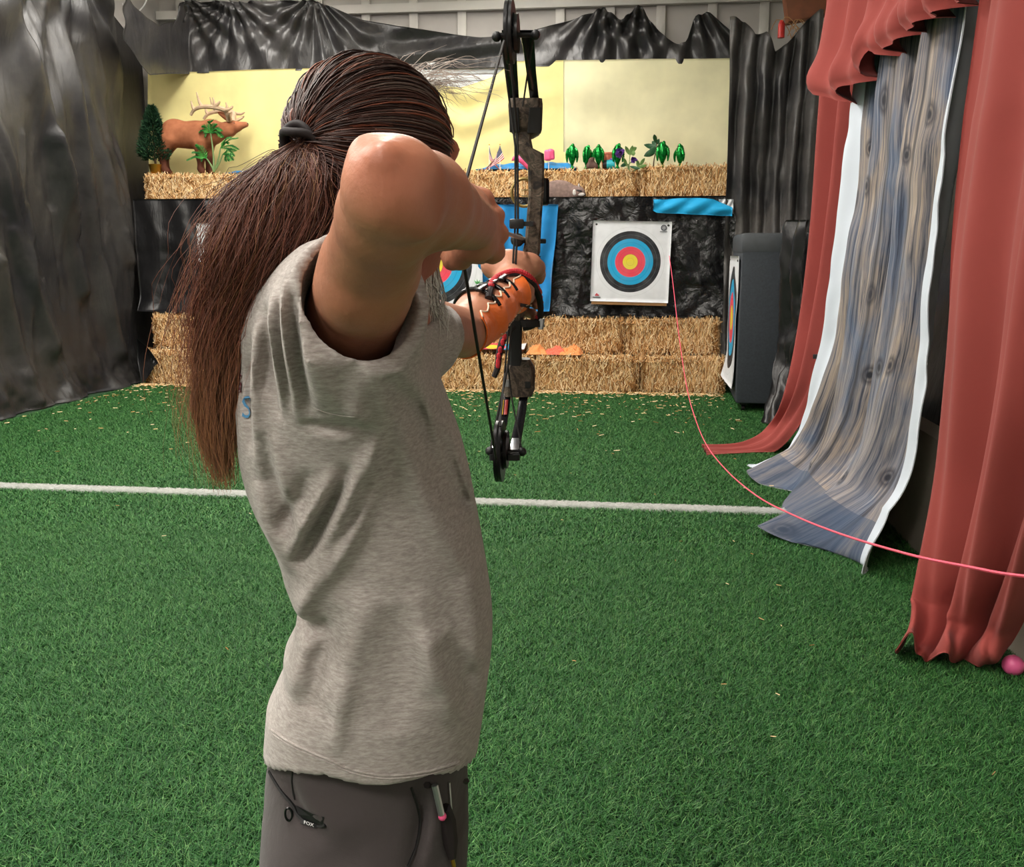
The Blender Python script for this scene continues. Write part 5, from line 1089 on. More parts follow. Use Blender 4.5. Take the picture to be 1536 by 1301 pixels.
# hem stitch and sleeve seam follow the cloth
def seam(name, pxs, rad, mat, n=60, off=.0005):
    P = catmull([(a, b, 0) for a, b in pxs], n); Q = [on_shirt(a, b, off) for a, b, _ in P]; Q = [q for q in Q if q is not None]
    if len(Q) > 3:
        o = MB().tube(np.array(Q), rad, 5).build(name, mat, shirt)
        return o
seam('hem_stitch', [(408, 1095), (440, 1116), (490, 1138), (530, 1155), (580, 1163), (640, 1157), (688, 1142)], .0014, M['shirt'])
seam('hem_stitch', [(408, 1100), (440, 1121), (490, 1143), (530, 1160), (580, 1168), (640, 1162), (688, 1147)], .0009, M['shirt'])
seam('sleeve_stitch', [(478, 420), (490, 455), (515, 495), (545, 512)], .0009, M['shirt'])
seam('shoulder_seam', [(470, 612), (500, 622), (540, 626), (556, 622)], .0006, M['shirt'], 60, 0)
# printed letters on the back
def letters(txt, px_, py_, hgt, name, mat, wf=.55):
    cu = bpy.data.curves.new(name, 'FONT'); cu.body = txt; cu.align_x = 'CENTER'; cu.align_y = 'CENTER'; cu.size = 1; cu.resolution_u = 3
    ob = bpy.data.objects.new(name, cu); COL.objects.link(ob); dg = bpy.context.evaluated_depsgraph_get(); me = bpy.data.meshes.new_from_object(ob.evaluated_get(dg)); V = np.array([v.co[:] for v in me.vertices]); Fs = [list(p.vertices) for p in me.polygons]
    bpy.data.objects.remove(ob); return V, Fs
M['printdark'] = plain('print_maroon', (92, 36, 44), .8); M['printblue'] = plain('print_blue', (70, 128, 168), .8)
for nm, px_, py_, hh, mt in (('printed_letter', 358, 577, 30, 'printdark'), ('printed_letter', 371, 613, 36, 'printblue')):
    V, Fs = letters('S', px_, py_, hh, nm, M[mt]); 
    V = V * np.array([hh * 1.5, hh * 1.35, 0]); Q = []; ok = True
    for v in V:
        q = on_shirt(px_ + v[0] * .62, py_ - v[1], .0016)
        if q is None: q = on_shirt(px_ + 6, py_ - v[1], .0016)
        if q is None: ok = False; break
        Q.append(q)
    if ok: link(nm, mesh_from(nm, np.array(Q), Fs, False, [M[mt]]), shirt)

# ---------------- trousers and shoes
tr = [(1080, 412, 704), (1150, 404, 706), (1200, 402, 706), (1250, 404, 704), (1301, 409, 702)]
tz = [C(550, y, 1.09)[2] for y, l, r in tr]; tl = [C(l, y, 1.09)[0] for y, l, r in tr]; trr = [C(r, y, 1.09)[0] for y, l, r in tr]
T_ = Field((-.42, .70, .02), (.05, 1.52, 1.02), .0062)
o_ = np.argsort(tz); T_.f = loft(T_, np.array(tz)[o_], np.array(tl)[o_] + .003, np.array(trr)[o_] - .003, np.array([.14, .142, .145, .145, .14]), 1.09)
T_.f = np.maximum(T_.f, np.maximum(T_.ax[2] - .96, .70 - T_.ax[2])[None, None, :].astype(np.float32))
cxm = (tl[3] + trr[3]) / 2
for sy in (-1, 1):
    hp_ = np.array([cxm, 1.09 + sy * .075, .74]); kn = np.array([cxm + .02, 1.09 + sy * .13, .46]); an = np.array([cxm - .01, 1.09 + sy * .19, .09])
    T_.chain([hp_, kn, an], [.108, .085, .072], .05)
X2, Y2, Z2 = np.meshgrid(*[a.astype(np.float32) for a in T_.ax], indexing='ij')
TF = [([(617, 1170), (632, 1215), (628, 1260), (615, 1310)], -.012, .009), ([(634, 1170), (648, 1220), (645, 1300)], .007, .014), ([(440, 1150), (470, 1200), (520, 1225), (560, 1215)], .006, .014), ([(430, 1170), (450, 1215), (500, 1240)], -.006, .010), ([(690, 1180), (688, 1240), (684, 1300)], -.007, .010), ([(560, 1260), (480, 1290), (420, 1310)], -.004, .016)]
T_.f -= folds(TF, X2, Z2, Y2, .96, 1.10)
T_.f -= (.003 * fbm(X2 * 9, Y2 * 9, Z2 * 5, 2, 12)).astype(np.float32)
T_.f = np.maximum(T_.f, (.045 - T_.ax[2])[None, None, :].astype(np.float32))
Vt, Qt = T_.mesh(); trs = padd('trousers', Vt, Qt, M['trousers']); trs['label'] = 'dark grey trousers'
TB = BVHTree.FromPolygons([tuple(v) for v in toP(Vt)], [tuple(q) for q in Qt])
def on_tr(px_, py_, off=.0015):
    r, f_ = ray(px_, py_); h_ = TB.ray_cast(Vector((0, 0, H)) - person.location, Vector(r).normalized()); return None if h_[0] is None else np.array(h_[0]) - np.array(Vector(r).normalized()) * off
def tr_line(name, pxs, rad, mat, n=30, off=.001):
    Q = [on_tr(a, b, off) for a, b, _ in catmull([(a, b, 0) for a, b in pxs], n)]; Q = np.array([q for q in Q if q is not None]); return MB().tube(Q, rad, 5).build(name, mat, trs)
tr_line('pocket_edge', [(404, 1158), (420, 1185), (440, 1210), (446, 1222), (458, 1232), (480, 1240), (488, 1238)], .0022, M['black']); tr_line('seam', [(440, 1148), (438, 1172), (442, 1200)], .0012, M['black']); tr_line('painted_fold_shade', [(617, 1182), (626, 1210), (630, 1235), (624, 1270), (612, 1300)], .0016, M['black'])  # black line down the front paints the shade of the crease
def patch(name, poly, mat, parent, off=.002):
    Q = [on_tr(a, b, off) for a, b in poly]; c_ = np.mean(Q, 0); return link(name, mesh_from(name, np.array(Q + [c_]), [(i, (i + 1) % len(poly), len(poly)) for i in range(len(poly))], False, [mat]), parent)
patch('pocket_opening', [(443, 1208), (470, 1222), (486, 1226), (484, 1238), (462, 1232), (447, 1222)], M['black'], trs)
patch('brand_tag', [(452, 1229), (475, 1237), (473, 1243), (450, 1236)], M['black'], trs, .004)
V, Fs = letters('FOX', 0, 0, 1, 'tag_text', None); Q = [on_tr(463 + v[0] * 7.6 + 0 * v[1], 1236.2 + v[0] * 2.6 - v[1] * 7.2, .0052) for v in V]; link('tag_text', mesh_from('tag_text', np.array(Q), Fs, False, [M['white']]), trs)
zc = on_tr(433, 1222, .004); a = np.linspace(0, 2 * np.pi, 17)[:-1]; MB().tube([zc + c2w(np.array([.004 * math.cos(k), 0, .008 * math.sin(k)])) for k in a], .0014, 5, closed=True).build('zip_pull', M['blackgloss'], trs)
for sy in (-1, 1):
    an = np.array([cxm + .05, 1.09 + sy * .20, 0]); fs = Field(an + (-.17, -.07, -.01), an + (.22, .07, .15), .006)
    fs.chain([an + (-.09, 0, .045), an + (.02, 0, .05), an + (.15, .0, .035)], [.042, .045, .033], .03).cone(an + (-.05, 0, .06), an + (-.05, 0, .11), .045, .046, .03); fs.f = np.maximum(fs.f, (.014 - fs.ax[2])[None, None, :].astype(np.float32))
    V, Q = fs.mesh(); sh_ = padd('shoe', V, Q, M['shoe'])
    b = MB(); b.prism([(-.135, -.03), (-.12, -.042), (.0, -.045), (.10, -.045), (.175, -.03), (.19, 0), (.175, .03), (.10, .045), (0, .045), (-.12, .042), (-.135, .03)], .018, an + (0, 0, .0095), (1, 0, 0), (0, 1, 0), (0, 0, 1)); padd('sole', np.array(b.v), b.f, M['sole'], sh_)

# ---------------- hair
hcap = Field(hc - .14, hc + .14, .0045); hcap.ell(hc, (.100, .080, .106), HR, .0); hcap.ell(hc - hf * .03 - hz * .055, (.068, .070, .070), HR, .015)
Xh, Yh, Zh = np.meshgrid(*hcap.ax, indexing='ij'); dF = (Xh - hc[0]) * hf[0] + (Yh - hc[1]) * hf[1]; dZ = Zh - hc[2]
hcap.f = np.maximum(hcap.f, (dF * .80 - dZ * .62 - .046).astype(np.float32)); hcap.f = np.maximum(hcap.f, (dF - .085).astype(np.float32))
V, Q = hcap.mesh(); hair = padd('hair', V, Q, M['haircap']); hair['label'] = 'long dark brown hair gathered in a ponytail'
tie = hc - hf * .112 + hz * .012; tie_c = C(454, 214, 1.02)
tie = tie_c
def strands(paths, rad, cols_, name, parent):
    """paths (n, m, 3) -> three-sided tapering fibres in one mesh"""
    n, m, _ = paths.shape; T = np.gradient(paths, axis=1); T /= np.linalg.norm(T, axis=2)[..., None] + 1e-9
    ref = np.array([.3, -.5, .8]); N = np.cross(T, ref); N /= np.linalg.norm(N, axis=2)[..., None] + 1e-9; Bn = np.cross(T, N)
    tp = np.interp(np.linspace(0, 1, m), [0, .1, .75, 1], [.6, 1, .8, .25])[None, :, None] * (rad[:, None, None] if not np.isscalar(rad) else rad)
    V = np.stack([paths + tp * (math.cos(a) * N + math.sin(a) * Bn) for a in (0, 2.094, 4.189)], 2); V = V.reshape(-1, 3)
    i, j, k = np.meshgrid(np.arange(n), np.arange(m - 1), np.arange(3), indexing='ij'); b0 = (i * m + j) * 3; q = np.stack([b0 + k, b0 + (k + 1) % 3, b0 + 3 + (k + 1) % 3, b0 + 3 + k], -1).reshape(-1, 4)
    cc = np.repeat(cols_.reshape(-1, 4), 3, 0); o = padd(name, V, q, M['hair'], parent, cols=cc); o['kind'] = 'stuff'; return o
r = np.random.default_rng(12)
def lin(c): return np.array(srgb(*c))
DK, MD, RB, BLn, GY = lin((46, 30, 27)), lin((84, 52, 43)), lin((130, 74, 54)), lin((182, 132, 86)), lin((176, 160, 148))
# scalp hair swept back to the tie
n, m = 5200, 14; P0 = r.normal(0, 1, (n * 3, 3)); P0 /= np.linalg.norm(P0, axis=1)[:, None]; td = (tie - hc) @ HR / np.array([.105, .085, .112]); td /= np.linalg.norm(td)
keep = (P0[:, 0] * .103 * .80 - P0[:, 2] * .110 * .62 < .046) & (P0[:, 2] > -.75) & (P0[:, 0] < .84); P0 = P0[keep][:n]; n = len(P0)
om = np.arccos(np.clip(P0 @ td, -1, 1))[:, None]; s = np.linspace(0, 1, m)[None, :] ; so = np.sin(om) + 1e-6
P = (np.sin((1 - s) * om) / so)[..., None] * P0[:, None] + (np.sin(s * om) / so)[..., None] * td[None, None]; P /= np.linalg.norm(P, axis=2)[..., None]
lift = (.003 + .008 * r.random((n, 1)) ** 2) * (.35 + .65 * np.sin(np.pi * s ** .8)) + .002 * np.sin(P0[:, :1] * 40 + s * 6); R3 = np.array([.099, .079, .105])
W = (P * (R3 + lift[..., None])) @ HR.T + hc
W = W + r.normal(0, .0012, (n, 1, 3)); mixk = r.random((n, 1, 1)); cl = DK * (1 - mixk) + MD * mixk + 0 * s[..., None]; g = (r.random((n, 1, 1)) < .10); cl = np.where(g, RB, cl); gy = ((r.random((n, 1, 1)) < .5) & (P0[:, None, :1] > .45)); cl = np.where(gy, .6 * cl + .4 * GY * .6, cl)
strands(W, .0011, cl + 0 * W[..., :1], 'scalp_strands', hair)
# ponytail
cpx = np.array([(452, 212), (436, 238), (418, 290), (388, 375), (352, 455), (334, 540), (327, 640), (338, 745)], float); cwd = np.array([12, 40, 72, 68, 50, 36, 27, 12], float); cdp = np.array([1.02, 1.005, .985, .975, .985, .995, 1.0, 1.0])
n, m = 8600, 28; C3 = np.array([C(a, b, d_) for (a, b), d_ in zip(cpx, cdp)]); cen = catmull(C3, m); wdm = catmull(np.stack([cwd, cwd, cwd], 1), m)[:, 0] / F * .99
a = r.uniform(0, 2 * np.pi, n); q = np.sqrt(r.random(n)); ua, ub = q * np.cos(a), q * np.sin(a); ln_ = np.clip(r.normal(.80, .15, n) * 0 + .30 + .70 * r.beta(3.2, 2.4, n), .3, 1.0)
ts = np.linspace(0, 1, m)[None, :] * ln_[:, None]; idx = np.clip(ts * (m - 1), 0, m - 1.001); i0 = idx.astype(int); fr_ = (idx - i0)[..., None]; cc3 = cen[i0] * (1 - fr_) + cen[np.minimum(i0 + 1, m - 1)] * fr_; ww = wdm[i0] * (1 - fr_[..., 0]) + wdm[np.minimum(i0 + 1, m - 1)] * fr_[..., 0]
ph = r.uniform(0, 6.28, (n, 1)); fz = r.random((n, 1)) ** 2; wob = (.0035 * np.sin(ts * 14 + ph) + (.0015 + .004 * fz) * np.sin(ts * 29 + ph * 2)) * np.minimum(1, ts * 4); clump = .006 * np.stack([vnoise(ua[:, None] * 4 + 0 * ts, ub[:, None] * 4 + 0 * ts, ts * 5, 3), vnoise(ua[:, None] * 4 + 0 * ts, ub[:, None] * 4 + 0 * ts, ts * 5, 7)], 2)
W = cc3 + np.stack([ua[:, None] * ww + wob + clump[..., 0], ub[:, None] * ww * .55 + clump[..., 1], .35 * ua[:, None] * ww * np.maximum(0, 1 - ts * 3)], 2)
mk = r.random((n, 1, 1)); t3 = ts[..., None]; base = DK * (1 - mk) + MD * mk; cl = base * (1 - np.clip(t3 * 1.5, 0, 1)) + (MD * (1 - mk) + RB * mk) * np.clip(t3 * 1.5, 0, 1); tipk = np.clip((t3 - .62) * 2.4, 0, 1) * (.25 + .75 * mk); cl = cl * (1 - tipk) + BLn * .8 * tipk; hl = r.random((n, 1, 1)) < .12; cl = np.where(hl, .5 * cl + .5 * BLn * .6, cl)
pony = strands(W, .0008, cl * 1.12, 'ponytail', hair)
# stray fibres: round the ponytail and grey ones above the brow
n = 1500; k = r.integers(0, len(W), n); Wf = W[k].copy(); tt = np.linspace(0, 1, m)[None, :, None]; dirn = r.normal(0, 1, (n, 1, 3)) * np.array([.016, .012, .008]); dirn[..., 0] -= .006; Wf = Wf + dirn * np.clip(tt * 1.6, 0, 1) ** 1.3 + .004 * np.sin(tt * 18 + r.uniform(0, 6, (n, 1, 1)))
strands(Wf, .00036, cl[k] * 1.25, 'stray_strands', hair)
n, m2 = 120, 12; s0 = np.array([C(a_, b_, d_) for a_, b_, d_ in zip(r.uniform(575, 660, n), r.uniform(104, 135, n), r.uniform(1.10, 1.15, n))]); dv = r.normal(0, 1, (n, 3)) * np.array([.02, .01, .010]) + np.array([.018, .01, .012]); tt = np.linspace(0, 1, m2)[None, :, None]
Wf = s0[:, None] + dv[:, None] * tt * 1.5 + np.array([.01, 0, -.022]) * tt ** 2 + .003 * np.sin(tt * 9 + r.uniform(0, 6, (n, 1, 1))); strands(Wf, .00042, np.broadcast_to(GY * .9, (n, m2, 4)).copy(), 'flyaway_strands', hair)
# elastic
tdir = C3[1] - C3[0]; tdir /= np.linalg.norm(tdir); u1 = np.cross(tdir, (0, 1, 0)); u1 /= np.linalg.norm(u1); u2 = np.cross(tdir, u1); a = np.linspace(0, 2 * np.pi, 33)[:-1]
b = MB()
for off, rr_ in ((-.003, .0215), (.004, .0225)): b.tube([tie + tdir * off + rr_ * (math.cos(k) * u1 * .95 + math.sin(k) * u2 * .9) + tdir * .003 * math.sin(3 * k + off * 400) for k in a], .0046, 6, closed=True)
padd('hair_tie', np.array(b.v), b.f, M['cordblack'], hair)
# beard
n, m2 = 1700, 12; bc = hc + hf * .048 - hz * .128; d0 = np.clip(r.normal(0, 1, (n, 3)), -1.6, 1.6) * np.array([.015, .018, .011]); st = bc + d0 @ np.stack([hf, hs, hz], 0); tt = np.linspace(0, 1, m2)[None, :, None]
Wf = st[:, None] + (np.array([-.004, 0, -.056]) + hf * .008 + d0 @ np.stack([hf, hs, hz], 0) * .25)[:, None] * tt * r.uniform(.5, 1.15, (n, 1, 1)) + .003 * np.sin(tt * 8 + r.uniform(0, 6, (n, 1, 1))) * tt
gk = r.random((n, 1, 1)); strands(Wf, .0008, (lin((150, 138, 130)) * (1 - gk) + lin((240, 236, 230)) * gk) + 0 * Wf[..., :1], 'beard', person)

# ---------------- arm guard on the bow forearm
def frame(ax): ax = ax / np.linalg.norm(ax); e1 = np.cross(ax, (0, 0, 1)); e1 /= np.linalg.norm(e1); return ax, e1, np.cross(e1, ax)
axg, e1, e2 = frame(lw - le); Lg = np.linalg.norm(lw - le)
BB = BVHTree.FromPolygons([tuple(v) for v in Vb], [tuple(q) for q in Qb])
def guard_pt(t, a, off=.004):
    dr = math.cos(a) * e1 + math.sin(a) * e2; q0 = le + axg * t * Lg; h_ = BB.ray_cast(Vector(q0 + dr * .075), Vector(-dr), .075)
    if h_[0] is not None: return np.array(h_[0]) + dr * (off - .001)
    rad = np.interp(t, [0, .3, 1.0, 1.15], [.0445, .0445, .0325, .033]) + off; return le + axg * t * Lg + rad * (math.cos(a) * e1 + math.sin(a) * e2)
nu, nv = 44, 30; P = np.zeros((nu, nv, 3))
for i in range(nu):
    t = .0 + .95 * i / (nu - 1); zig = .20 * (abs(((t * 7.5) % 1) - .5) * 2) ** .6
    for j in range(nv):
        s = j / (nv - 1); lo_ = -2.05 + .3 * max(0, .5 - t) ; hi_ = .95 - zig + .35 * (t - .5); P[i, j] = guard_pt(t, lo_ + (hi_ - lo_) * s, .0045 + .0012 * math.sin(t * 25 + s * 9))
guard = sheet('arm_guard', toP(P.reshape(-1, 3)).reshape(P.shape), M['orange'], person, .0028); guard['label'] = 'orange leather arm guard with zigzag edge'
for j, s in ((nv - 1, 1),): 
    b = MB().tube(P[:, j], .0016, 5); padd('guard_edge', np.array(b.v), b.f, M['orangeedge'], guard)
b = MB(); Sx = np.array([guard_pt(t, -.55 + .05 * math.sin(t * 30), .0062) for t in np.linspace(.26, .98, 24)])
for i in range(0, 23, 2): b.tube(Sx[i:i + 2], .0011, 4)
padd('guard_stitch', np.array(b.v), b.f, M['orangeedge'], guard)
pr = np.array([[guard_pt(t, -.15 - .55 * (t - .72) * 4 + .16 * (s - .5), .0068) for s in (0, 1)] for t in np.linspace(.70, .96, 8)]); V = pr.reshape(-1, 3); padd('guard_mark', V, [(2 * i, 2 * i + 1, 2 * i + 3, 2 * i + 2) for i in range(7)], M['cordblack'], guard)
for t in (.30, .52, .74):
    b = MB(); b.tube([guard_pt(t + .03 * (a_ - .8), a_, .0045) for a_ in np.linspace(.5, 4.4, 26)], .0042, 6); o = padd('guard_strap', np.array(b.v), b.f, M['blackgloss'], guard)
    q = guard_pt(t + .02, 1.35, .008); b = MB().box(q, (.012, .03, .006), np.stack([e1, axg, e2], 1), bev=.002); padd('strap_buckle', np.array(b.v), b.f, M['blackgloss'], o)

# ------------------------------------------------------------------ compound bow (same frame as the archer)
def mat_camo():
    t = NT('bow_camo'); v = t.coords(); n1 = t.noise(v, 34, 4, .6, 1.5); n2 = t.noise(v, 80, 3, .6, .8)
    c = t.ramp(n1.outputs[0], [(.36, srgb(30, 26, 24)), (.44, srgb(70, 58, 48)), (.52, srgb(104, 90, 78)), (.6, srgb(58, 54, 44)), (.68, srgb(136, 118, 104))]); c = t.mix(t.ramp(n2.outputs[0], [(.5, (0, 0, 0, 1)), (.7, (.6, .6, .6, 1))]), c, srgb(34, 30, 28)); t.set(c, .4, 0, .4); return t.m
M['camo'] = mat_camo(); M['limb'] = plain('limb_black', (20, 20, 24), .2, 0, .15, 30); M['cam'] = plain('cam_black', (24, 24, 26), .3, .3, .2, 40); M['alu'] = plain('aluminium', (196, 198, 202), .3, .9); M['brass'] = plain('brass_ring', (150, 128, 74), .4, .5); M['string'] = plain('bow_string', (26, 24, 22), .7); M['yel'] = plain('decal_yellow', (220, 180, 60), .5); M['decr'] = plain('decal_red', (150, 40, 36), .5)
bow = empty('compound_bow', c2w(C(785, 430, 1.80)), 'camouflage compound bow held upright at full draw', 'bow')
def toB(V): return c2w(V) - np.array(bow.location)
def badd(name, mb, mat, parent=None, smooth=True):
    me = mesh_from(name, toB(np.array(mb.v)), mb.f, smooth, mat if isinstance(mat, list) else [mat], mb.m)
    try: me.set_sharp_from_angle(angle=math.radians(35))
    except Exception: pass
    return link(name, me, parent or bow)
def rectloft(sec, bev=.15):
    """sections (px, py, d, width_px, depth_m) -> bevelled rectangular bar"""
    V = []; Fs = []; n = 8
    for (px_, py_, d_, w_, dp) in sec:
        c_ = C(px_, py_, d_); hw = w_ / 2 / F * d_ * .98; hd = dp / 2; k = min(hw, hd) * 2 * bev
        for (a_, b_) in ((-hw + k, -hd), (hw - k, -hd), (hw, -hd + k), (hw, hd - k), (hw - k, hd), (-hw + k, hd), (-hw, hd - k), (-hw, -hd + k)): V.append(c_ + (a_, b_, 0))
    for i in range(len(sec) - 1):
        for j in range(n): Fs.append((i * n + j, (i + 1) * n + j, (i + 1) * n + (j + 1) % n, i * n + (j + 1) % n))
    Fs += [tuple(range(n)), tuple((len(sec) - 1) * n + j for j in range(n))[::-1]]
    return MB().add(V, [f[::-1] for f in Fs])
D = 1.80
badd('riser', rectloft([(786, 158, D, 26, .04), (786, 195, D, 26, .04), (785, 212, D, 23, .04), (787, 224, D, 24, .042), (797, 232, D, 36, .044), (804, 246, D, 24, .044), (804, 290, D, 22, .044), (801, 330, D, 22, .044), (799, 362, D, 23, .046), (797, 378, D, 26, .048), (792, 388, D, 30, .05)]), M['camo'])
badd('shelf', rectloft([(786, 384, D, 50, .05), (785, 390, D, 46, .05)]).box(C(768, 380, D), (.008, .05, .014)), M['black'])
badd('grip', rectloft([(788, 388, D, 24, .05), (785, 410, D + .004, 21, .044), (781, 440, D + .004, 21, .044), (777, 466, D, 23, .05), (774, 480, D, 22, .048)], .3), M['camo'])
badd('lower_riser', rectloft([(774, 474, D, 20, .045), (773, 520, D, 19, .042), (774, 566, D, 20, .042), (774, 588, D, 20, .042)]), M['black'])
pu = badd('limb_pocket', rectloft([(788, 150, D - .005, 48, .05), (788, 160, D - .005, 50, .056), (789, 196, D + .005, 46, .056), (790, 202, D + .006, 36, .05), (789, 207, D + .006, 20, .045)]), M['camo'])
badd('pocket_cheek', rectloft([(771, 162, D - .034, 14, .012), (772, 198, D - .026, 15, .012)]), M['black'], pu); badd('pocket_cheek', rectloft([(803, 162, D - .034, 18, .012), (801, 200, D - .026, 20, .012)]), M['black'], pu)
pl_ = badd('limb_pocket', rectloft([(780, 538, D + .005, 30, .045), (780, 552, D + .004, 46, .054), (779, 582, D, 47, .056), (777, 593, D - .004, 42, .052)]), M['camo'])
badd('pocket_bolt', rectloft([(792, 573, D - .030, 9, .008), (792, 582, D - .030, 9, .008)]), M['black'], pl_); badd('pocket_bolt', rectloft([(760, 570, D - .030, 8, .008), (760, 580, D - .030, 8, .008)]), M['alu'], pl_)
TU, TL = D - .15, D - .15
badd('limb', rectloft([(771, 152, D - .01, 15, .012), (767, 110, D - .05, 18, .010), (764, 70, D - .10, 20, .009), (763, 46, TU, 20, .009)]), M['limb']); badd('limb', rectloft([(802, 152, D - .01, 13, .012), (797, 110, D - .05, 14, .010), (793, 70, D - .10, 17, .009), (790, 46, TU, 20, .009)]), M['limb'])
for sec in ([(760, 590, D - .01, 14, .012), (756, 620, D - .05, 15, .010), (749, 655, D - .10, 18, .009), (744, 684, TL, 20, .009)], [(786, 590, D - .01, 13, .012), (782, 620, D - .05, 14, .010), (775, 655, D - .10, 16, .009), (770, 684, TL, 20, .009)]):
    lb = badd('limb', rectloft(sec), M['limb']); t0 = sec[-1]; badd('limb_tip', rectloft([(t0[0], 681, TL - .004, 21, .016), (t0[0], 690, TL - .004, 20, .016)]), M['black'], lb)
    m0, m1 = sec[2], sec[3]; badd('painted_limb_sheen', rectloft([(m0[0] - 1, m0[1] + 2, m0[2] - .0062, m0[3] - 4, .0016), (m1[0], m1[1] - 4, m1[2] - .0062, m1[3] - 3, .0016)]), M['alu'], lb)  # pale metal strips imitate light reflecting off the lower limbs
dl = badd('limb_decal', rectloft([(754, 600, D - .033, 4, .002), (752, 622, D - .061, 4, .002)]), M['yel']); badd('limb_decal', rectloft([(760, 600, D - .033, 5, .002), (758, 622, D - .061, 5, .002)]), M['decr'])
def cam_wheel(px_, py_, d_, r_, ecc, th, nm):
    c_ = C(px_, py_, d_); b = MB(); fw = np.array([math.sin(YAW), math.cos(YAW), 0]); rt = np.array([math.cos(YAW), -math.sin(YAW), 0]); up = np.array([0, 0, 1.])
    pol = [(r_ * math.cos(a) * .86, r_ * math.sin(a) + ecc) for a in np.linspace(0, 2 * np.pi, 33)[:-1]]; hol = .62
    for off in (-th / 2, th / 2): 
        n = len(pol); V = []
        for s_ in (-.0022, .0022):
            for k in (1.0, hol): V += [c_ + fw * x * k + up * ((y - ecc) * k + ecc) + rt * (off + s_) for x, y in pol]
        Fs = []
        for i in range(n):
            j = (i + 1) % n; Fs += [(i, j, n + j, n + i), (2 * n + i, 3 * n + i, 3 * n + j, 2 * n + j), (i, 2 * n + i, 2 * n + j, j), (n + i, n + j, 3 * n + j, 3 * n + i)]
        b.add(V, Fs)
    ring = [c_ + fw * x * .93 + up * ((y - ecc) * .93 + ecc) for x, y in pol]; b.tube(ring, .004, 5, closed=True)
    for a in (0.4, 2.5, 4.6): b.tube([c_, c_ + fw * r_ * .6 * math.cos(a) + up * (r_ * .6 * math.sin(a) + ecc)], .005, 6)
    o = badd(nm, b, M['cam']); b = MB(); pol2 = [(.62 * x, .62 * (y - ecc) + ecc * .4) for x, y in pol]; b.prism(pol2, .006, c_ + rt * (th * 1.4), fw, up, rt); badd('module', b, M['cam'], o); return o
cam_wheel(765, 52, TU, .050, .004, .008, 'cam'); cam_wheel(750, 672, TL, .056, -.006, .008, 'cam')
badd('axle', MB().tube([C(747, 53, TU), C(804, 52, TU)], .0042, 10), M['cam']); badd('axle', MB().tube([C(734, 678, TL), C(785, 678, TL)], .0042, 10), M['cam'])
for e_ in ((745, 55, TU), (803, 52, TU), (735, 677, TL), (783, 678, TL)): badd('axle_cap', MB().sphere(C(*e_), .0085, 10), M['black'])
NK = C(684, 326, 1.09)
badd('bowstring', MB().tube([NK, C(756, 62, TU - .05)], .0023, 6), M['string']); badd('bowstring', MB().tube([NK, C(744, 688, TL - .05)], .0023, 6), M['string'])
DCb = D - .085
badd('cable', MB().tube([C(766, 90, TU - .01), C(776, 200, DCb), C(777, 335, DCb), C(769, 470, DCb), C(762, 550, DCb), C(735, 676, TL)], .0021, 6), M['string']); badd('cable', MB().tube([C(752, 56, TU), C(764, 150, DCb), C(773, 220, DCb), C(773, 335, DCb), C(765, 470, DCb), C(757, 560, DCb), C(750, 640, TL - .03)], .0019, 6), M['string']); badd('cable', MB().tube([C(762, 550, DCb), C(768, 600, DCb), C(783, 676, TL)], .0017, 6), M['string']); badd('cable', MB().tube([C(800, 56, TU), C(790, 120, D - .07), C(784, 160, DCb + .02)], .0016, 6), M['string'])
badd('cable_guard', MB().tube([C(800, 336, D), C(796, 336, D - .09)], .005, 8), M['black']); badd('cable_slide', MB().box(C(775, 336, DCb), (.026, .02, .017), bev=.003).box(C(787, 336, DCb), (.022, .01, .008)), M['black'])
rs_ = badd('arrow_rest', MB().tube([C(775, 361, D - .02), C(818, 362, D)], .0045, 8).sphere(C(776, 360, D - .02), .013, 10), M['black']); badd('launcher_arm', MB().tube([C(774, 352, D - .02), C(776, 362, D - .02), C(782, 352, D - .02)], .003, 6), M['black'], rs_)
a = np.linspace(0, 2 * np.pi, 33)[:-1]; sc_ = C(786, 289, D + .07); sg = badd('sight_ring', MB().tube([sc_ + np.array([.024 * math.cos(k), 0, .026 * math.sin(k)]) for k in a], .0035, 6, closed=True), M['brass'])
for y_ in (285, 294): badd('sight_pin', MB().tube([C(800, y_, D + .07), C(782, y_, D + .07)], .0011, 5), M['brass'], sg)
badd('sight_housing', rectloft([(813, 268, D + .03, 17, .03), (814, 272, D + .03, 19, .034), (814, 304, D + .03, 19, .034), (813, 308, D + .03, 17, .03)], .25).box(C(806, 288, D + .05), (.012, .06, .012)), M['blackgloss'])
# wrist sling: red and black braid round the back of the hand
lp = catmull([C(733, 448, D - .07), C(734, 440, D - .10), C(741, 424, D - .115), C(757, 414, D - .12), C(775, 411, D - .12), C(792, 418, D - .11), C(803, 432, D - .08), C(810, 452, D - .05), C(810, 474, D - .03), C(800, 488, D - .02), C(784, 492, D - .02)], 56)
def lift_(q, off):
    o0 = np.array([0, 0, H]); dd = q - o0; Ld = np.linalg.norm(dd); h_ = BB.ray_cast(Vector(o0), Vector(dd / Ld), Ld + .05)
    if h_[0] is not None and h_[1] is not None and (np.array(h_[0]) - o0) @ dd / Ld > 1.3:
        return o0 + dd / Ld * min(Ld, (np.array(h_[0]) - o0) @ dd / Ld - off)
    return q
lp = np.array([lift_(q, .004) for q in lp]); lp[1:-1] = (lp[:-2] + 2 * lp[1:-1] + lp[2:]) / 4; lp = np.array([lift_(q, .003) for q in lp])
sl_ = badd('wrist_sling', MB().tube(lp, .0062, 8), M['cordblack'])
for i in range(8, 48): 
    if i < 36 or i % 2 == 0: badd('braid_knot', MB().sphere(lp[i] + (0, -.004, .0055), (.0062, .005, .0048), 6), M['cordred'], sl_)
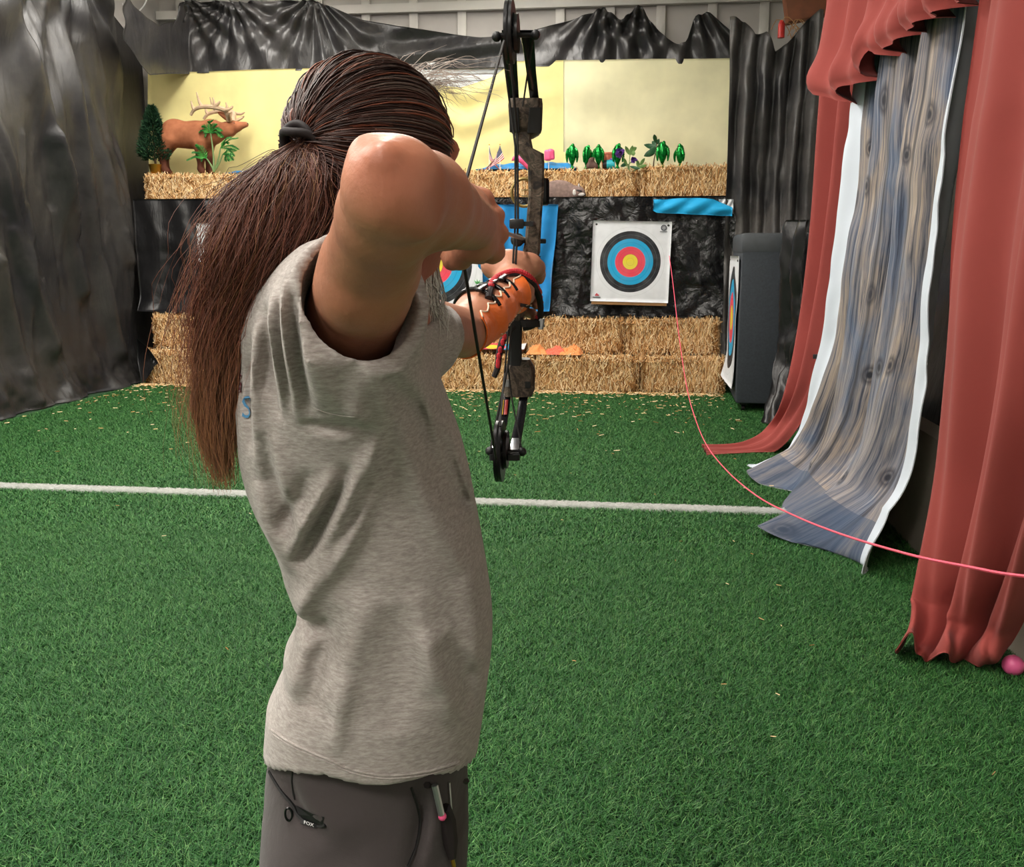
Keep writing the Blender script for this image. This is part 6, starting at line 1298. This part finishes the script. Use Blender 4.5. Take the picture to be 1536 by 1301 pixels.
badd('sling_mount', rectloft([(797, 480, D - .02, 34, .03), (800, 490, D - .02, 36, .03)], .3), M['cordblack']); badd('sling_tail', MB().tube(catmull([C(770, 490, D - .03), C(757, 505, D - .045), C(749, 530, D - .05), C(747, 550, D - .05), C(741, 566, D - .05)], 16), np.linspace(.0078, .0055, 16), 7), M['cordblack'])
tl_ = [o for o in bow.children if o.name.startswith('sling_tail')][0]
for k, q in enumerate(catmull([C(757, 505, D - .055), C(749, 530, D - .06), C(747, 548, D - .06)], 6)): badd('braid_knot', MB().sphere(q, (.0045, .004, .007), 6), M['cordred'], tl_)
badd('sling_buckle', rectloft([(813, 478, D - .03, 9, .01), (811, 494, D - .03, 8, .01)], .3), M['alu'])

# arrow and release aid
RP = C(784, 358, D - .02); tip = NK + (RP - NK) * 1.10; da = (tip - NK) / np.linalg.norm(tip - NK)
arrow = empty('arrow', c2w(NK), 'grey arrow nocked on the bowstring and lying on the arrow rest', 'arrow')
def toA(V): return c2w(V) - np.array(arrow.location)
def aadd(name, mb, mat): return link(name, mesh_from(name, toA(np.array(mb.v)), mb.f, True, [mat]), arrow)
aadd('shaft', MB().tube([NK + da * .012, tip], .0036, 10), M['alu']); aadd('nock', MB().tube([NK - da * .004, NK + da * .016], [.003, .0042], 8), M['pinkp']); aadd('point', MB().tube([tip, tip + da * .016, tip + da * .03], [.0038, .0042, .0006], 10), M['steel_rib'])
ax_, f1, f2 = frame(da)
for k in range(3): 
    a_ = k * 2.094 + .5; n_ = math.cos(a_) * f1 + math.sin(a_) * f2; sd = np.cross(da, n_); aadd('vane', MB().prism([(.03, .003), (.045, .013), (.058, .015), (.078, .003)], .0009, NK, da, n_, sd), M['pinkp'])
rel = empty('release_aid', c2w(NK), 'small black release aid clipped to the bowstring inside the drawing hand', 'release aid')
def radd(name, mb, mat): return link(name, mesh_from(name, c2w(np.array(mb.v)) - np.array(rel.location), mb.f, True, [mat]), rel)
radd('head', MB().tube([NK - da * .012, NK - da * .055], [.005, .008], 10), M['blackgloss']); radd('trigger', MB().tube([NK - da * .035, NK - da * .035 + np.array([-.004, .0, -.018])], .003, 6), M['alu']); radd('strap', MB().tube([NK - da * .055, J['rwr'] + (-.01, .06, 0)], .006, 6), M['cordblack'])

# hip pouch hanging at the belt
def trp(px_, py_, off): return on_tr(px_, py_, off) + np.array(person.location)
q0 = trp(672, 1180, .006); hp_ = empty('hip_pouch', q0, 'narrow black pouch with pens hanging over the trousers under the shirt hem', 'pouch')
def L_(px_, py_, off): return trp(px_, py_, off) - q0
MB().tube([L_(668, 1212, .012), L_(672, 1230, .013), L_(675, 1262, .013), L_(678, 1288, .012)], [.007, .0095, .0095, .005], 8).build('sheath', M['cordblack'], hp_)
MB().tube([L_(652, 1178, .008), L_(662, 1222, .014)], .0040, 8).build('pen', M['alu'], hp_); MB().sphere(L_(663.5, 1225, .014), .0052, 8).build('pen_cap', M['pinkp'], hp_); MB().tube([L_(674, 1174, .006), L_(677, 1214, .012)], .0014, 5).build('clip_wire', M['alu'], hp_); MB().tube([L_(678, 1286, .012), L_(681, 1300, .012)], .0026, 6).build('brass_tassel', M['gold'], hp_); MB().tube([L_(640, 1178, .003), L_(700, 1172, .003)], .004, 6).build('belt_loop', M['cordblack'], hp_)
